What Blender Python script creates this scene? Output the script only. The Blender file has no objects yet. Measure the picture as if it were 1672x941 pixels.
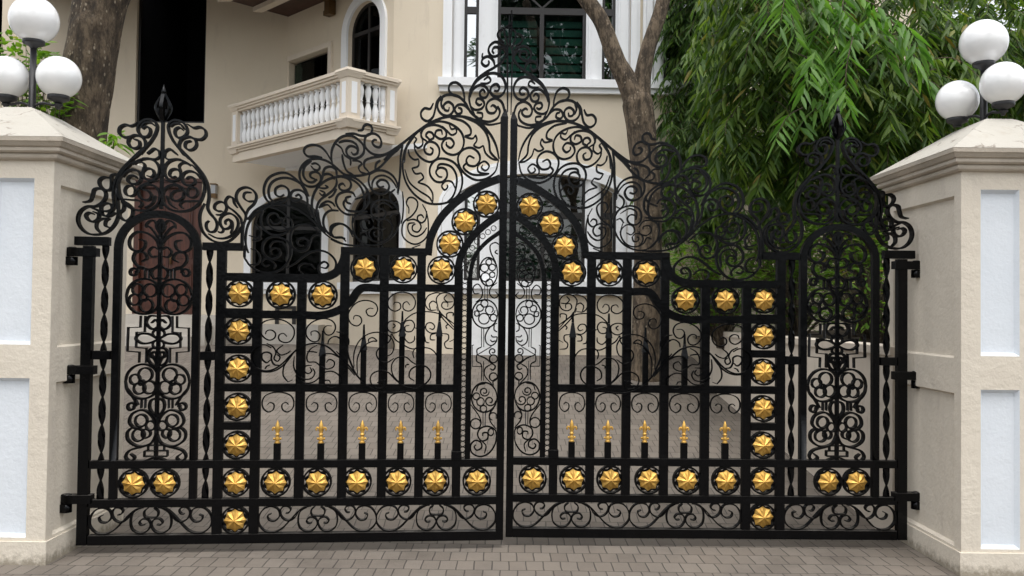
import bpy, bmesh, math, random
import numpy as np
from mathutils import Vector, Matrix, noise
from mathutils.geometry import tessellate_polygon
random.seed(7)
R = math.radians
scene = bpy.context.scene
COL = scene.collection

# ------------------------------------------------------------------ camera
FPX, CH, PITCH, ROLL = 1434.0, 1.6, 0.0237, 0.0120
CF = Vector((0, math.cos(PITCH), math.sin(PITCH)))
_r, _u = Vector((1, 0, 0)), Vector((0, -math.sin(PITCH), math.cos(PITCH)))
CR = _r*math.cos(ROLL) + _u*math.sin(ROLL)
CU = -_r*math.sin(ROLL) + _u*math.cos(ROLL)
CAM = Vector((0, -6, CH))
cd = bpy.data.cameras.new('camera'); cam = bpy.data.objects.new('camera', cd); COL.objects.link(cam)
cd.sensor_width = 36; cd.lens = FPX/1672*36; cd.clip_end = 2000; cd.clip_start = 0.05
m = Matrix((CR, CU, -CF)).transposed().to_4x4(); m.translation = CAM
cam.matrix_world = m
scene.camera = cam

def ray(px, py): return CF + CR*((px-836)/FPX) - CU*((py-470.5)/FPX)
def hit(px, py, P, n):
    d = ray(px, py); t = (Vector(P)-CAM).dot(n)/d.dot(n); return CAM + d*t
def aty(px, py, Y):
    d = ray(px, py); return CAM + d*((Y+6)/d.y)

# ------------------------------------------------------------------ materials
def newmat(name):
    mt = bpy.data.materials.new(name); mt.use_nodes = True
    nt = mt.node_tree; nt.nodes.clear()
    out = nt.nodes.new('ShaderNodeOutputMaterial')
    bs = nt.nodes.new('ShaderNodeBsdfPrincipled')
    nt.links.new(bs.outputs[0], out.inputs[0])
    return mt, nt, bs, out
def N(nt, typ, **kw):
    n = nt.nodes.new(typ)
    for k, v in kw.items():
        if k in n.inputs.keys(): n.inputs[k].default_value = v
        else: setattr(n, k, v)
    return n
def rgb(c): return (c[0], c[1], c[2], 1)
def ramp(nt, src, stops):
    r = nt.nodes.new('ShaderNodeValToRGB')
    el = r.color_ramp.elements
    while len(el) > 1: el.remove(el[-1])
    el[0].position = stops[0][0]; el[0].color = rgb(stops[0][1])
    for p, c in stops[1:]:
        e = el.new(p); e.color = rgb(c)
    nt.links.new(src, r.inputs[0]); return r
def bump(nt, bs, src, strength=.3, dist=.01, prev=None):
    b = N(nt, 'ShaderNodeBump', Strength=strength, Distance=dist)
    nt.links.new(src, b.inputs['Height'])
    if prev: nt.links.new(prev.outputs[0], b.inputs['Normal'])
    nt.links.new(b.outputs[0], bs.inputs['Normal']); return b
def objco(nt):
    return nt.nodes.new('ShaderNodeTexCoord').outputs['Object']
def geoco(nt):
    return nt.nodes.new('ShaderNodeNewGeometry').outputs['Position']

def plaster(name, c1, c2, fine=60, strength=.35, blot=1.3, rough=.85, c3=None, drips=False, base=False):
    mt, nt, bs, o = newmat(name); co = geoco(nt)
    n1 = N(nt, 'ShaderNodeTexNoise', Scale=blot, Detail=6.0, Roughness=.6); nt.links.new(co, n1.inputs['Vector'])
    r = ramp(nt, n1.outputs['Fac'], [(.3, c1), (.7, c2)])
    colout = r.outputs[0]
    if c3:
        n3 = N(nt, 'ShaderNodeTexNoise', Scale=7.0, Detail=8.0, Roughness=.7)
        mp = N(nt, 'ShaderNodeMapping'); mp.inputs['Scale'].default_value = (1, 1, .25 if drips else 1)
        nt.links.new(co, mp.inputs[0]); nt.links.new(mp.outputs[0], n3.inputs['Vector'])
        mx = N(nt, 'ShaderNodeMix', data_type='RGBA'); mx.inputs[7].default_value = rgb(c3)
        rr = ramp(nt, n3.outputs['Fac'], [(.56, (0, 0, 0)), (.74, (.6, .6, .6))])
        nt.links.new(rr.outputs[0], mx.inputs[0]); nt.links.new(colout, mx.inputs[6]); colout = mx.outputs[2]
    if base:
        sp = nt.nodes.new('ShaderNodeSeparateXYZ'); nt.links.new(co, sp.inputs[0])
        nb = N(nt, 'ShaderNodeTexNoise', Scale=18.0, Detail=8.0, Roughness=.75); nt.links.new(co, nb.inputs['Vector'])
        ma = N(nt, 'ShaderNodeMath', operation='MULTIPLY_ADD'); ma.inputs[1].default_value = .22; nt.links.new(nb.outputs['Fac'], ma.inputs[0])
        sb = N(nt, 'ShaderNodeMath', operation='MULTIPLY'); sb.inputs[1].default_value = -1; nt.links.new(sp.outputs['Z'], sb.inputs[0]); nt.links.new(sb.outputs[0], ma.inputs[2])
        rb = ramp(nt, ma.outputs[0], [(.04, (0, 0, 0)), (.10, (.75, .75, .75))])
        mb = N(nt, 'ShaderNodeMix', data_type='RGBA'); mb.inputs[7].default_value = (.20, .17, .12, 1)
        nt.links.new(rb.outputs[0], mb.inputs[0]); nt.links.new(colout, mb.inputs[6]); colout = mb.outputs[2]
    nt.links.new(colout, bs.inputs['Base Color'])
    bs.inputs['Roughness'].default_value = rough
    n2 = N(nt, 'ShaderNodeTexNoise', Scale=fine, Detail=4.0, Roughness=.65); nt.links.new(co, n2.inputs['Vector'])
    b = bump(nt, bs, n2.outputs['Fac'], strength, .012)
    n4 = N(nt, 'ShaderNodeTexNoise', Scale=fine*.22, Detail=3.0); nt.links.new(co, n4.inputs['Vector'])
    bump(nt, bs, n4.outputs['Fac'], strength*.8, .02, b)
    return mt

M = {}
M['pillar'] = plaster('pillar_cream', (.65, .59, .495), (.70, .64, .54), 38, .38, 1.1, .9, (.555, .50, .43), True, True)
M['pillar_white'] = plaster('pillar_white', (.68, .725, .77), (.73, .77, .81), 36, .25, 2.0, .85, (.65, .69, .72))
M['cap'] = plaster('cap_paint', (.385, .363, .318), (.43, .408, .358), 40, .3, 2.0, .85, (.34, .295, .235))
def cracks(mt):
    nt = mt.node_tree; bs = [n for n in nt.nodes if n.type == 'BSDF_PRINCIPLED'][0]; src = bs.inputs['Base Color'].links[0].from_socket
    co = geoco(nt); nz = N(nt, 'ShaderNodeTexNoise', Scale=6.0, Detail=5.0); nt.links.new(co, nz.inputs['Vector'])
    ad = N(nt, 'ShaderNodeVectorMath', operation='MULTIPLY_ADD'); ad.inputs[1].default_value = (.25, .25, .25); nt.links.new(nz.outputs['Color'], ad.inputs[0]); nt.links.new(co, ad.inputs[2])
    v = N(nt, 'ShaderNodeTexVoronoi', Scale=4.5, feature='DISTANCE_TO_EDGE'); nt.links.new(ad.outputs[0], v.inputs['Vector'])
    rv = ramp(nt, v.outputs['Distance'], [(.012, (1, 1, 1)), (.035, (0, 0, 0))])
    n2 = N(nt, 'ShaderNodeTexNoise', Scale=5.0, Detail=4.0); nt.links.new(co, n2.inputs['Vector']); r2 = ramp(nt, n2.outputs['Fac'], [(.5, (0, 0, 0)), (.6, (.8, .8, .8))])
    ml = N(nt, 'ShaderNodeMath', operation='MULTIPLY'); nt.links.new(rv.outputs[0], ml.inputs[0]); nt.links.new(r2.outputs[0], ml.inputs[1])
    mx = N(nt, 'ShaderNodeMix', data_type='RGBA'); mx.inputs[7].default_value = (.16, .13, .10, 1)
    nt.links.new(ml.outputs[0], mx.inputs[0]); nt.links.new(src, mx.inputs[6]); nt.links.new(mx.outputs[2], bs.inputs['Base Color'])
cracks(M['cap'])
M['mould'] = plaster('cap_moulding', (.44, .39, .32), (.54, .48, .40), 50, .3, 3.0, .85, (.26, .22, .17))
M['house'] = plaster('house_wall', (.64, .555, .43), (.70, .615, .485), 30, .1, .5, .85, (.56, .48, .385), True)
M['trim'] = plaster('white_trim', (.80, .81, .82), (.84, .85, .86), 30, .05, 1.5, .6, (.72, .72, .71))
M['stone'] = plaster('balcony_cream', (.64, .56, .46), (.70, .62, .51), 30, .08, 2.0, .75, (.56, .48, .38))
M['retain'] = plaster('retaining_wall', (.55, .48, .40), (.64, .57, .48), 30, .3, 1.2, .9, (.34, .30, .24), True)
M['concrete'] = plaster('step_stone', (.38, .35, .31), (.46, .43, .38), 40, .2, 2.0, .8)

def iron():
    mt, nt, bs, o = newmat('black_iron'); nt.nodes.remove(bs); co = objco(nt)
    df = nt.nodes.new('ShaderNodeBsdfDiffuse'); gl = N(nt, 'ShaderNodeBsdfGlossy', Color=(.95, .97, 1, 1)); mx = nt.nodes.new('ShaderNodeMixShader')
    n = N(nt, 'ShaderNodeTexNoise', Scale=14.0, Detail=6.0, Roughness=.7); nt.links.new(co, n.inputs['Vector'])
    r = ramp(nt, n.outputs['Fac'], [(.35, (.0010, .0011, .0014)), (.62, (.0016, .0017, .0021)), (.80, (.007, .0068, .0064))])
    r2 = ramp(nt, n.outputs['Fac'], [(.3, (.13, .13, .13)), (.7, (.27, .27, .27))]); nt.links.new(r2.outputs[0], gl.inputs['Roughness'])
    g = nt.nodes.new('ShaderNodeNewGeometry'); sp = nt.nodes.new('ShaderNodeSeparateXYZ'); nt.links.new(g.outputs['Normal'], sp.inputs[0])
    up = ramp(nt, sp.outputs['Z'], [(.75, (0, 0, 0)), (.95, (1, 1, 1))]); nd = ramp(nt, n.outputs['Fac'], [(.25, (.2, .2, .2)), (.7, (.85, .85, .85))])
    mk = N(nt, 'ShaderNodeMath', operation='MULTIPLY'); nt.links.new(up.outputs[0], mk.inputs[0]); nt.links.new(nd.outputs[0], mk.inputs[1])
    dm = N(nt, 'ShaderNodeMix', data_type='RGBA'); dm.inputs[7].default_value = (.085, .08, .073, 1)  # dust grey on upward faces, lightened to paint in soft sky highlights
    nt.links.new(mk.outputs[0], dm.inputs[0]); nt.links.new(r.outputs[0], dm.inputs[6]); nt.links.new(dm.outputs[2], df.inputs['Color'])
    lw = N(nt, 'ShaderNodeLayerWeight', Blend=.5); pw = N(nt, 'ShaderNodeMath', operation='POWER'); pw.inputs[1].default_value = 4; nt.links.new(lw.outputs['Facing'], pw.inputs[0])
    ma = N(nt, 'ShaderNodeMath', operation='MULTIPLY_ADD'); ma.inputs[1].default_value = .09; ma.inputs[2].default_value = .017; nt.links.new(pw.outputs[0], ma.inputs[0])
    n2 = N(nt, 'ShaderNodeTexNoise', Scale=60.0, Detail=4.0); nt.links.new(co, n2.inputs['Vector'])
    b = N(nt, 'ShaderNodeBump', Strength=.25, Distance=.004); nt.links.new(n2.outputs['Fac'], b.inputs['Height'])
    nt.links.new(b.outputs[0], gl.inputs['Normal']); nt.links.new(b.outputs[0], df.inputs['Normal'])
    nt.links.new(ma.outputs[0], mx.inputs[0]); nt.links.new(df.outputs[0], mx.inputs[1]); nt.links.new(gl.outputs[0], mx.inputs[2]); nt.links.new(mx.outputs[0], o.inputs[0])
    return mt
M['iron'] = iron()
def gold():
    mt, nt, bs, o = newmat('gold_paint'); co = objco(nt)
    n = N(nt, 'ShaderNodeTexNoise', Scale=30.0, Detail=5.0); nt.links.new(co, n.inputs['Vector'])
    r = ramp(nt, n.outputs['Fac'], [(.30, (.50, .27, .05)), (.45, (.66, .385, .085)), (.70, (.78, .49, .125))])
    oi = nt.nodes.new('ShaderNodeObjectInfo'); mr = N(nt, 'ShaderNodeMapRange'); mr.inputs[3].default_value = .78; mr.inputs[4].default_value = 1.1
    nt.links.new(oi.outputs['Random'], mr.inputs[0]); hv = nt.nodes.new('ShaderNodeHueSaturation'); nt.links.new(mr.outputs[0], hv.inputs['Value']); nt.links.new(r.outputs[0], hv.inputs['Color'])
    nt.links.new(hv.outputs[0], bs.inputs['Base Color'])
    bs.inputs['Metallic'].default_value = .6; bs.inputs['Roughness'].default_value = .46
    n2 = N(nt, 'ShaderNodeTexNoise', Scale=120.0, Detail=3.0); nt.links.new(co, n2.inputs['Vector'])
    bump(nt, bs, n2.outputs['Fac'], .12, .004)
    return mt
M['gold'] = gold()
def simple(name, c, rough=.5, metal=0, spec=.5, var=.15, scale=6, bmp=.1):
    mt, nt, bs, o = newmat(name); co = geoco(nt)
    n = N(nt, 'ShaderNodeTexNoise', Scale=scale, Detail=5.0, Roughness=.6); nt.links.new(co, n.inputs['Vector'])
    r = ramp(nt, n.outputs['Fac'], [(.3, [x*(1-var) for x in c]), (.7, [min(1, x*(1+var)) for x in c])])
    nt.links.new(r.outputs[0], bs.inputs['Base Color'])
    bs.inputs['Roughness'].default_value = rough; bs.inputs['Metallic'].default_value = metal
    bs.inputs['Specular IOR Level'].default_value = spec
    if bmp: bump(nt, bs, n.outputs['Fac'], bmp, .01)
    return mt
M['lamp_black'] = simple('lamp_black', (.018, .018, .02), .4, 0, .5, .2, 20)
M['bronze'] = simple('bronze_frame', (.012, .010, .009), .4, 0, .5, .2, 5)
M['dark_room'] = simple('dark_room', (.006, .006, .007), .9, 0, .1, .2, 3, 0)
M['louvre'] = simple('green_louvre', (.011, .055, .045), .5, 0, .4, .2, 4, 0)
M['soffit'] = simple('soffit_wood', (.055, .026, .018), .6, 0, .4, .3, 5)
M['brass'] = simple('lantern_brass', (.13, .075, .03), .45, .5, .5, .2, 8)
M['soil'] = simple('soil', (.045, .035, .025), .95, 0, .2, .35, 5, .5)
M['asphalt'] = simple('asphalt', (.05, .05, .05), .9, 0, .3, .25, 9, .3)
M['marble'] = plaster('white_marble', (.72, .73, .73), (.86, .87, .87), 8, .05, 3.0, .25, (.58, .60, .60))
def globe():
    mt, nt, bs, o = newmat('opal_glass'); co = objco(nt)
    n = N(nt, 'ShaderNodeTexNoise', Scale=9.0, Detail=3.0); nt.links.new(co, n.inputs['Vector'])
    r = ramp(nt, n.outputs['Fac'], [(.3, (.80, .81, .81)), (.7, (.86, .86, .86))])
    nt.links.new(r.outputs[0], bs.inputs['Base Color'])
    bs.inputs['Roughness'].default_value = .12
    bs.inputs['Subsurface Weight'].default_value = .35
    bs.inputs['Subsurface Radius'].default_value = (.1, .1, .1)
    bs.inputs['Coat Weight'].default_value = .6; bs.inputs['Coat Roughness'].default_value = .05
    return mt
M['globe'] = globe()
M['frost'] = simple('frosted_lens', (.38, .39, .40), .3, 0, .5, .1, 10, 0)
def wood():
    mt, nt, bs, o = newmat('red_wood_door'); co = geoco(nt)
    mp = N(nt, 'ShaderNodeMapping'); mp.inputs['Scale'].default_value = (9, 9, .6); nt.links.new(co, mp.inputs[0])
    n = N(nt, 'ShaderNodeTexNoise', Scale=3.0, Detail=8.0, Distortion=.6); nt.links.new(mp.outputs[0], n.inputs['Vector'])
    r = ramp(nt, n.outputs['Fac'], [(.3, (.042, .012, .007)), (.7, (.105, .032, .017))])
    nt.links.new(r.outputs[0], bs.inputs['Base Color']); bs.inputs['Roughness'].default_value = .4
    return mt
M['door'] = wood()
def glass(name, ior, tint, rough=.015):
    mt, nt, bs, o = newmat(name); nt.nodes.remove(bs)
    tr = N(nt, 'ShaderNodeBsdfTransparent', Color=rgb(tint))
    gl = N(nt, 'ShaderNodeBsdfGlossy', Roughness=rough, Color=(.95, .97, .97, 1))
    fr = N(nt, 'ShaderNodeFresnel', IOR=ior)
    mx = nt.nodes.new('ShaderNodeMixShader')
    n = N(nt, 'ShaderNodeTexNoise', Scale=1.6, Detail=1.0); nt.links.new(geoco(nt), n.inputs['Vector'])
    b = N(nt, 'ShaderNodeBump', Strength=.06, Distance=.05); nt.links.new(n.outputs['Fac'], b.inputs['Height'])
    nt.links.new(b.outputs[0], gl.inputs['Normal'])
    nt.links.new(fr.outputs[0], mx.inputs[0]); nt.links.new(tr.outputs[0], mx.inputs[1]); nt.links.new(gl.outputs[0], mx.inputs[2])
    nt.links.new(mx.outputs[0], o.inputs[0]); return mt
M['glass'] = glass('window_glass', 2.0, (.45, .62, .56))
M['glass_coated'] = glass('coated_glass', 9.0, (.3, .42, .4))
M['glass_dull'] = glass('dull_glass', 1.18, (.3, .38, .36))
def pavers():
    mt, nt, bs, o = newmat('clay_pavers'); co = geoco(nt)
    nz = N(nt, 'ShaderNodeTexNoise', Scale=2.5, Detail=2.0); nt.links.new(co, nz.inputs['Vector'])
    ad = N(nt, 'ShaderNodeVectorMath', operation='MULTIPLY_ADD')
    sb = N(nt, 'ShaderNodeVectorMath', operation='SUBTRACT'); sb.inputs[1].default_value = (.5, .5, .5)
    nt.links.new(nz.outputs['Color'], sb.inputs[0]); nt.links.new(sb.outputs[0], ad.inputs[0])
    ad.inputs[1].default_value = (.03, .03, 0); nt.links.new(co, ad.inputs[2])
    br = N(nt, 'ShaderNodeTexBrick', Scale=1.0); br.offset = .5
    for k, v in {'Brick Width': .108, 'Row Height': .195, 'Mortar Size': .0042, 'Mortar Smooth': .3, 'Bias': .0,
                 'Color1': (.142, .121, .101, 1), 'Color2': (.178, .154, .130, 1), 'Mortar': (.06, .052, .045, 1)}.items():
        br.inputs[k].default_value = v
    nt.links.new(ad.outputs[0], br.inputs['Vector'])
    n1 = N(nt, 'ShaderNodeTexNoise', Scale=1.1, Detail=8.0, Roughness=.7); nt.links.new(co, n1.inputs['Vector'])
    r1 = ramp(nt, n1.outputs['Fac'], [(.28, (.62, .61, .60)), (.5, (.96, .96, .95)), (.72, (1.16, 1.14, 1.10))])
    mu = N(nt, 'ShaderNodeMix', data_type='RGBA', blend_type='MULTIPLY'); mu.inputs[0].default_value = 1
    nt.links.new(br.outputs['Color'], mu.inputs[6]); nt.links.new(r1.outputs[0], mu.inputs[7])
    n2 = N(nt, 'ShaderNodeTexNoise', Scale=55.0, Detail=6.0, Roughness=.8); nt.links.new(co, n2.inputs['Vector'])
    r2 = ramp(nt, n2.outputs['Fac'], [(.62, (0, 0, 0)), (.74, (.5, .5, .5))])
    mx = N(nt, 'ShaderNodeMix', data_type='RGBA'); mx.inputs[7].default_value = (.36, .33, .29, 1)
    nt.links.new(r2.outputs[0], mx.inputs[0]); nt.links.new(mu.outputs[2], mx.inputs[6])
    nt.links.new(mx.outputs[2], bs.inputs['Base Color']); bs.inputs['Roughness'].default_value = .88
    inv = N(nt, 'ShaderNodeMath', operation='SUBTRACT'); inv.inputs[0].default_value = 1
    nt.links.new(br.outputs['Fac'], inv.inputs[1])
    b = bump(nt, bs, inv.outputs[0], .7, .008)
    bump(nt, bs, n2.outputs['Fac'], .35, .006, b)
    return mt
M['paver'] = pavers()
def bark(name, c1, c2, c3):
    mt, nt, bs, o = newmat(name); co = geoco(nt)
    mp = N(nt, 'ShaderNodeMapping'); mp.inputs['Scale'].default_value = (1, 1, .35); nt.links.new(co, mp.inputs[0])
    n = N(nt, 'ShaderNodeTexNoise', Scale=13.0, Detail=9.0, Roughness=.75); nt.links.new(mp.outputs[0], n.inputs['Vector'])
    r = ramp(nt, n.outputs['Fac'], [(.36, [x*.5 for x in c1]), (.46, c1), (.58, c2)])
    mp2 = N(nt, 'ShaderNodeMapping'); mp2.inputs['Scale'].default_value = (1, 1, .55); nt.links.new(co, mp2.inputs[0])
    v = N(nt, 'ShaderNodeTexVoronoi', Scale=24.0); nt.links.new(mp2.outputs[0], v.inputs['Vector'])
    rv = ramp(nt, v.outputs['Distance'], [(.16, (1, 1, 1)), (.27, (0, 0, 0))])
    n5 = N(nt, 'ShaderNodeTexNoise', Scale=5.0); nt.links.new(co, n5.inputs['Vector'])
    r5 = ramp(nt, n5.outputs['Fac'], [(.42, (0, 0, 0)), (.55, (.9, .9, .9))])
    ml = N(nt, 'ShaderNodeMath', operation='MULTIPLY'); nt.links.new(rv.outputs[0], ml.inputs[0]); nt.links.new(r5.outputs[0], ml.inputs[1])
    mx = N(nt, 'ShaderNodeMix', data_type='RGBA'); mx.inputs[7].default_value = rgb(c3)
    nt.links.new(ml.outputs[0], mx.inputs[0]); nt.links.new(r.outputs[0], mx.inputs[6])
    nt.links.new(mx.outputs[2], bs.inputs['Base Color']); bs.inputs['Roughness'].default_value = .9
    b = bump(nt, bs, n.outputs['Fac'], 1.0, .09); bump(nt, bs, ml.outputs[0], .6, .02, b)
    return mt
M['bark'] = bark('bark', (.06, .042, .026), (.17, .125, .08), (.40, .33, .24))
M['bark_dark'] = bark('bark_forked', (.075, .055, .036), (.22, .165, .11), (.36, .29, .21))
def leafmat(name, stops, trans=.46):
    mt, nt, bs, o = newmat(name)
    at = N(nt, 'ShaderNodeAttribute', attribute_name='rnd')
    r = ramp(nt, at.outputs['Fac'], stops)
    nt.links.new(r.outputs[0], bs.inputs['Base Color']); bs.inputs['Roughness'].default_value = .45
    bs.inputs['Specular IOR Level'].default_value = .3
    tl = nt.nodes.new('ShaderNodeBsdfTranslucent')
    hs = N(nt, 'ShaderNodeHueSaturation', Saturation=1.15, Value=1.5); nt.links.new(r.outputs[0], hs.inputs['Color'])
    nt.links.new(hs.outputs[0], tl.inputs[0])
    mx = nt.nodes.new('ShaderNodeMixShader'); mx.inputs[0].default_value = trans
    nt.links.new(bs.outputs[0], mx.inputs[1]); nt.links.new(tl.outputs[0], mx.inputs[2]); nt.links.new(mx.outputs[0], o.inputs[0])
    return mt
M['leaf'] = leafmat('weeping_leaf', [(0, (.034, .068, .016)), (.45, (.07, .132, .027)), (.8, (.13, .20, .04)), (.95, (.18, .27, .055)), (1, (.27, .21, .06))])
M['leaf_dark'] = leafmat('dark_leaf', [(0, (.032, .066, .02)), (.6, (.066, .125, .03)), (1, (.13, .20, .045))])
M['leaf_bright'] = leafmat('bright_leaf', [(0, (.08, .16, .025)), (.6, (.14, .26, .04)), (.95, (.22, .33, .06)), (1, (.28, .22, .06))])
M['leaf_fresh'] = leafmat('fresh_leaf', [(0, (.07, .16, .03)), (.6, (.11, .23, .045)), (1, (.16, .29, .06))])
M['leaf_street'] = leafmat('street_leaf', [(0, (.02, .05, .02)), (1, (.05, .10, .03))])

# ------------------------------------------------------------------ object helpers
def tag(o, label=None, cat=None, group=None, kind=None):
    if label: o['label'] = label
    if cat: o['category'] = cat
    if group: o['group'] = group
    if kind: o['kind'] = kind
    return o
def thing(name, loc, label, cat, group=None, rz=0):
    o = bpy.data.objects.new(name, None); COL.objects.link(o)
    o.location = loc; o.rotation_euler = (0, 0, rz); o.empty_display_size = .2
    return tag(o, label, cat, group)
def obj(name, bm, mat, parent=None, recalc=True, smooth=False):
    if recalc: bmesh.ops.recalc_face_normals(bm, faces=bm.faces)
    me = bpy.data.meshes.new(name); bm.to_mesh(me); bm.free()
    for mm in (mat if isinstance(mat, (list, tuple)) else [mat]): me.materials.append(mm)
    if smooth:
        me.shade_smooth()
    o = bpy.data.objects.new(name, me); COL.objects.link(o)
    if parent: o.parent = parent
    return o
def BM(): return bmesh.new()
def quadbox(bm, P):       # 8 corner points: bottom 4 (ccw) then top 4
    v = [bm.verts.new(p) for p in P]
    for f in ((3, 2, 1, 0), (4, 5, 6, 7), (0, 1, 5, 4), (1, 2, 6, 5), (2, 3, 7, 6), (3, 0, 4, 7)):
        bm.faces.new([v[i] for i in f])
def box(bm, x0, x1, y0, y1, z0, z1):
    quadbox(bm, [(x0, y0, z0), (x1, y0, z0), (x1, y1, z0), (x0, y1, z0), (x0, y0, z1), (x1, y0, z1), (x1, y1, z1), (x0, y1, z1)])
def lathe(bm, prof, c=(0, 0, 0), n=20, axis=None):
    rings = []
    for r, z in prof:
        rings.append([bm.verts.new((c[0]+r*math.cos(2*math.pi*k/n), c[1]+r*math.sin(2*math.pi*k/n), c[2]+z)) for k in range(n)])
    for a, b in zip(rings, rings[1:]):
        for k in range(n):
            f = bm.faces.new((a[k], a[(k+1) % n], b[(k+1) % n], b[k])); f.smooth = True
    bm.faces.new(rings[0][::-1]); bm.faces.new(rings[-1])
def tube(bm, pts, rad, n=10, nz=0, seed=0, smooth=True):
    pts = [Vector(p) for p in pts]
    rings = []; up = Vector((.3, .9, .2)).normalized()
    for i, p in enumerate(pts):
        t = (pts[min(i+1, len(pts)-1)] - pts[max(i-1, 0)]).normalized()
        a = t.cross(up).normalized(); b = t.cross(a)
        r = rad[i] if isinstance(rad, (list, tuple)) else rad
        ring = []
        for k in range(n):
            th = 2*math.pi*k/n; d = a*math.cos(th)+b*math.sin(th)
            rr = r*(1+nz*noise.noise(Vector((d.x*1.7+seed, d.y*1.7, p.z*1.3)))+nz*.5*noise.noise(Vector((d.x*4+seed, d.y*4, p.z*4))))
            ring.append(bm.verts.new(p+d*rr))
        rings.append(ring)
    for a, b in zip(rings, rings[1:]):
        for k in range(n):
            f = bm.faces.new((a[k], a[(k+1) % n], b[(k+1) % n], b[k])); f.smooth = smooth
    bm.faces.new(rings[0][::-1]); bm.faces.new(rings[-1])
def smoothpath(pts, sub=6, closed=False):
    P = [Vector(p) for p in pts]
    if len(P) < 3: return P
    out = []; n = len(P)
    for i in range(n-1):
        p0 = P[i-1] if i > 0 else P[0]*2-P[1]
        p1, p2 = P[i], P[i+1]
        p3 = P[i+2] if i+2 < n else P[-1]*2-P[-2]
        def tj(ti, a, b): return ti + max(1e-6, (b-a).length)**.5
        t0 = 0; t1 = tj(t0, p0, p1); t2 = tj(t1, p1, p2); t3 = tj(t2, p2, p3)
        for k in range(sub):
            t = t1+(t2-t1)*k/sub
            A1 = p0*((t1-t)/(t1-t0))+p1*((t-t0)/(t1-t0)); A2 = p1*((t2-t)/(t2-t1))+p2*((t-t1)/(t2-t1)); A3 = p2*((t3-t)/(t3-t2))+p3*((t-t2)/(t3-t2))
            B1 = A1*((t2-t)/(t2-t0))+A2*((t-t0)/(t2-t0)); B2 = A2*((t3-t)/(t3-t1))+A3*((t-t1)/(t3-t1))
            out.append(B1*((t2-t)/(t2-t1))+B2*((t-t1)/(t2-t1)))
    out.append(P[-1]); return out
# ------------------------------------------------------------------ GATE
LP, LTH = Vector((-.052, -.069, 0)), .095
RP, RTH = Vector((-.014, .008, 0)), -.016
LD = Vector((-math.cos(LTH), -math.sin(LTH), 0)); LN = Vector((math.sin(LTH), -math.cos(LTH), 0))
def U(px, py):            # photo point on the left leaf -> (distance from the meeting edge, height)
    P = hit(px, py, LP, LN); return Vector(((P-LP).dot(LD), P.z))
def reg(x0, y0, s): return lambda pts: [U(x0+x/s, y0+y/s) for x, y in pts]
SX = 1                    # set to -1 for the left leaf
def ribbon(bm, pts, t=.009, d=.026, y=0., sub=6, taper=True, raw=False):
    P = pts if raw else smoothpath(pts, sub)
    n = len(P); sec = []
    for i, p in enumerate(P):
        tg = P[min(i+1, n-1)]-P[max(i-1, 0)]
        if tg.length < 1e-7: tg = Vector((1, 0))
        tg = tg.normalized(); nn = Vector((-tg.y, tg.x))
        k = 1.
        if taper:
            e = min(i, n-1-i)/max(1, n-1); k = .6+.4*min(1, e*8)
        h = nn*(t*.5*k)
        a = p+h; b = p-h
        c = [(a.x, -d/2), (a.x, d/2), (b.x, d/2), (b.x, -d/2)]
        zz = [a.y, a.y, b.y, b.y]
        vs = []
        for q in range(4):
            for _ in range(2): vs.append(bm.verts.new((SX*c[q][0], y+c[q][1], zz[q])))
        sec.append(vs)
    for A, B in zip(sec, sec[1:]):
        for q in range(4):
            i0 = q*2+1; i1 = ((q+1) % 4)*2
            f = bm.faces.new((A[i0], A[i1], B[i1], B[i0])); f.smooth = True
    for S in (sec[0], sec[-1]): bm.faces.new((S[0], S[2], S[4], S[6]))
def bxu(bm, u0, u1, y0, y1, z0, z1):
    a, b = sorted((SX*u0, SX*u1)); box(bm, a, b, y0, y1, z0, z1)

# scroll tracings: region -> list of (thickness, points)
SC = {}
def S(key, region, items):
    f = reg(*region); SC.setdefault(key, []).extend([(t, f(p)) for t, p in items])
T1, T2, T3 = .0130, .0102, .0084
S('outer_scroll', (120, 270, 7.2375), [
 (T1, [(520,105),(455,125),(455,210),(440,290),(380,295),(320,245),(310,185),(360,145),(430,150)]),
 (T1, [(120,440),(200,420),(230,350),(250,290),(310,275),(375,310),(385,370),(345,440),(270,485),(170,490),(90,540),(55,640),(90,740),(180,810),(300,820),(400,790),(490,700),(530,600),(530,500),(515,300)]),
 (T1, [(500,560),(420,605),(350,590),(300,540),(210,500)]),
 (T1, [(350,590),(330,540),(335,480),(390,450),(450,470),(460,520),(410,545),(345,542)]),
 (T1, [(240,550),(300,580),(290,640),(230,670),(170,640),(150,590),(190,562),(240,580)]),
 (T2, [(320,800),(275,740),(285,670),(345,635),(430,630)]), (T2, [(430,740),(380,715),(385,660),(430,630)]),
 (T1, [(520,300),(560,400),(650,460),(700,520),(690,610),(630,660),(560,620),(545,570),(590,530),(600,470),(575,430)]),
])
HALF = {}
def SH(key, region, items):
    f = reg(*region); HALF.setdefault(key, []).extend([(t, f(p)) for t, p in items])
SH('spire', (190, 130, 7.2375), [
 (.013, [(860,945),(760,840),(670,720),(625,620),(620,545),(680,490),(770,500),(830,560),(840,630),(790,685),(730,690),(695,640),(705,590),(750,570),(790,600)]),
 (T2, [(640,560),(690,525),(760,530),(805,590)]),
 (T1, [(840,530),(920,575),(990,565),(1050,600),(1060,660),(1010,710),(930,705),(870,680),(790,700),(750,750),(750,820),(800,900)]),
 (T1, [(870,680),(930,710),(950,770),(920,820),(860,835),(815,800),(825,745),(885,728)]),
])
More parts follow.
